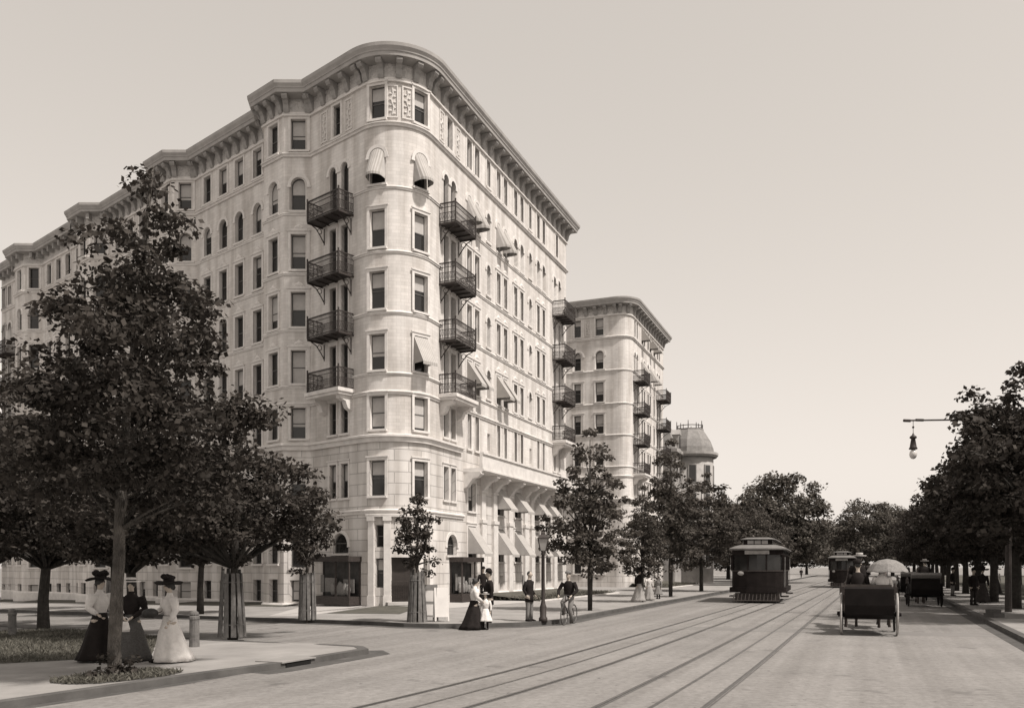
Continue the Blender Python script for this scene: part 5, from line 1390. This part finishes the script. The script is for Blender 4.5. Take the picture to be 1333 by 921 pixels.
# ------------------------------------------------------------------ trams
def tram(label, loc, rz, L=8.6, motorman=True):
    """front end towards local -y"""
    t = thing('tram', label, 'tram', tuple(loc), rz, 'trams on the avenue')
    W_ = 1.16
    def outline(w, y0, y1, bulge, n=9):
        q = [(-w, y1), ]
        fr = [(w*math.sin(-PI/2+PI*k/(n-1)), y0 - bulge*math.cos(-PI/2+PI*k/(n-1))) for k in range(n)]
        bk = [(w*math.sin(PI/2-PI*k/(n-1)), y1 + bulge*math.cos(PI/2-PI*k/(n-1))) for k in range(n)]
        return fr + bk
    def slab(o, z0, z1, o2=None): 
        m = MB(); m.rings([[(x, y, z0) for x, y in o], [(x, y, z1) for x, y in (o2 or o)]]); return m
    y0, y1 = .45, L-.45
    o = outline(W_, y0, y1, .45)
    part('lower_body', slab(o, .85, 1.72), M_TRAM, t)
    part('platform', slab(outline(W_+.12, y0, y1, .6), .58, .85), M_TRAM, t)
    part('belt_rail', slab(outline(W_+.025, y0, y1, .47), 1.72, 1.79), M_PALEW if 0 else M_IRON, t)
    # posts
    for k in range(9):
        yy = y0 + (y1-y0)*k/8
        for sx in (-1, 1):
            m = MB(); m.box(sx*W_-.05, sx*W_+.05, yy-.05, yy+.05, 1.79, 2.62); part('window_post', m, M_TRAM, t)
    for x in (-.42, .42):
        for e, yy in ((0, y0-.41), (1, y1+.41)):
            m = MB(); m.box(x-.04, x+.04, yy-.03, yy+.03, 1.79, 2.62); part('window_post', m, M_TRAM, t)
    part('glazing', slab(outline(W_-.06, y0, y1, .38), 1.79, 2.62), M_GLASS, t)
    part('letter_board', slab(o, 2.62, 2.88), M_TRAM, t)
    oo = outline(W_+.14, y0, y1, .62); o2 = outline(W_-.35, y0+.15, y1-.15, .35)
    m = MB(); m.rings([[(x, y, z) for x, y in q] for q, z in ((outline(W_+.08, y0, y1, .56), 2.88), (oo, 2.92), (oo, 2.98), (outline(W_-.1, y0, y1, .45), 3.1), (o2, 3.17))]); rf = part('roof', m, M_TRAMR, t)
    oc = outline(.66, y0+.3, y1-.3, .2); part('clerestory', slab(oc, 3.17, 3.46), M_TRAM, t)
    for k in range(10):
        yy = y0+.6+(y1-y0-1.2)*k/9
        for sx in (-1, 1):
            m = MB(); m.box(sx*.661, sx*.675, yy-.3, yy+.22, 3.22, 3.41) if sx > 0 else m.box(-.675, -.661, yy-.3, yy+.22, 3.22, 3.41); part('clerestory_window', m, M_LAMPG, t)
    for x in (-.32, .0, .32):
        m = MB(); m.box(x-.14, x+.14, y0+.3-.215, y0+.3-.2 if 0 else y0+.12, 3.22, 3.42); part('clerestory_window', m, M_LAMPG, t)
    m = MB(); oc2 = outline(.8, y0+.25, y1-.25, .32); m.rings([[(x, y, z) for x, y in q] for q, z in ((oc2, 3.46), (oc2, 3.5), (outline(.5, y0+.3, y1-.3, .2), 3.58))]); part('upper_roof', m, M_TRAMR, t)
    m = MB(); m.lathe((0, 0, 0), [(.03, 0), (.12, .02), (.125, .07), (.08, .1), (.02, .11)], 16)
    hm_ = MB(); hm_.v = [((1.3*x)-.72, -z+.16, y+1.62) for x, y, z in m.v]; hm_.f = m.f; hm_.m = m.m; part('headlight', hm_, M_LAMPG, t, True)
    m = MB(); m.box(-.55, .55, y0-.475, y0-.44, 2.66, 2.86); part('sign_board', m, M_PALEW, t)
    m = MB()
    for yy in (L*.32, L*.68):
        for sx in (-1, 1): m.chain([(sx*.72-.05, yy, .4), (sx*.72+.05, yy, .4)], .4, 18)
    part('wheels', m, M_IRON, t)
    m = MB(); m.box(-.85, .85, L*.18, L*.82, .22, .58); m.box(-.6, .6, .7, L-.7, .3, .58); part('truck', m, M_IRON, t)
    m = MB(); m.chain([(-1.0, -.3, .5), (-1.05, -.62, .16), (1.05, -.62, .16), (1.0, -.3, .5)], .03, 6)
    for k in range(13): x = -1.0+2*k/12; m.chain([(x, -.1, .5), (x, -.6, .16)], .014, 4)
    m.box(-1.0, 1.0, .1, .14, .1, .56)
    part('fender', m, M_IRON, t)
    for sx in (-1, 1):
        m = MB(); m.box(sx*W_-.12, sx*W_+.22, y0-.2, y0+.7, .34, .4) ; m.box(sx*W_-.12, sx*W_+.22, y1-.7, y1+.2, .34, .4); part('step', m, M_TRAM, t)
    m = MB()
    for sx in (-1, 1):
        for yy in (y0+.1, y1-.1): m.chain([(sx*(W_+.06), yy, .9), (sx*(W_+.07), yy, 2.5)], .015, 5)
    part('grab_rail', m, M_PALEW, t)
    return t
trz = face(-TD[0], -TD[1])
pl_ = TRK_L + TD*((48.0-TRK_L[1])/TD[1]); tt_ = tram('dark tram with pale clerestory roof approaching on the left track', (pl_[0]-.3, pl_[1], 0), trz + .05, 8.2); tt_.scale = (1.2, 1, 1.03)
pr_ = TRK_R + TD*((84-TRK_R[1])/TD[1]); tram('second tram, smaller in the distance, behind the open carriage', (pr_[0], pr_[1], 0), trz, 8.6)
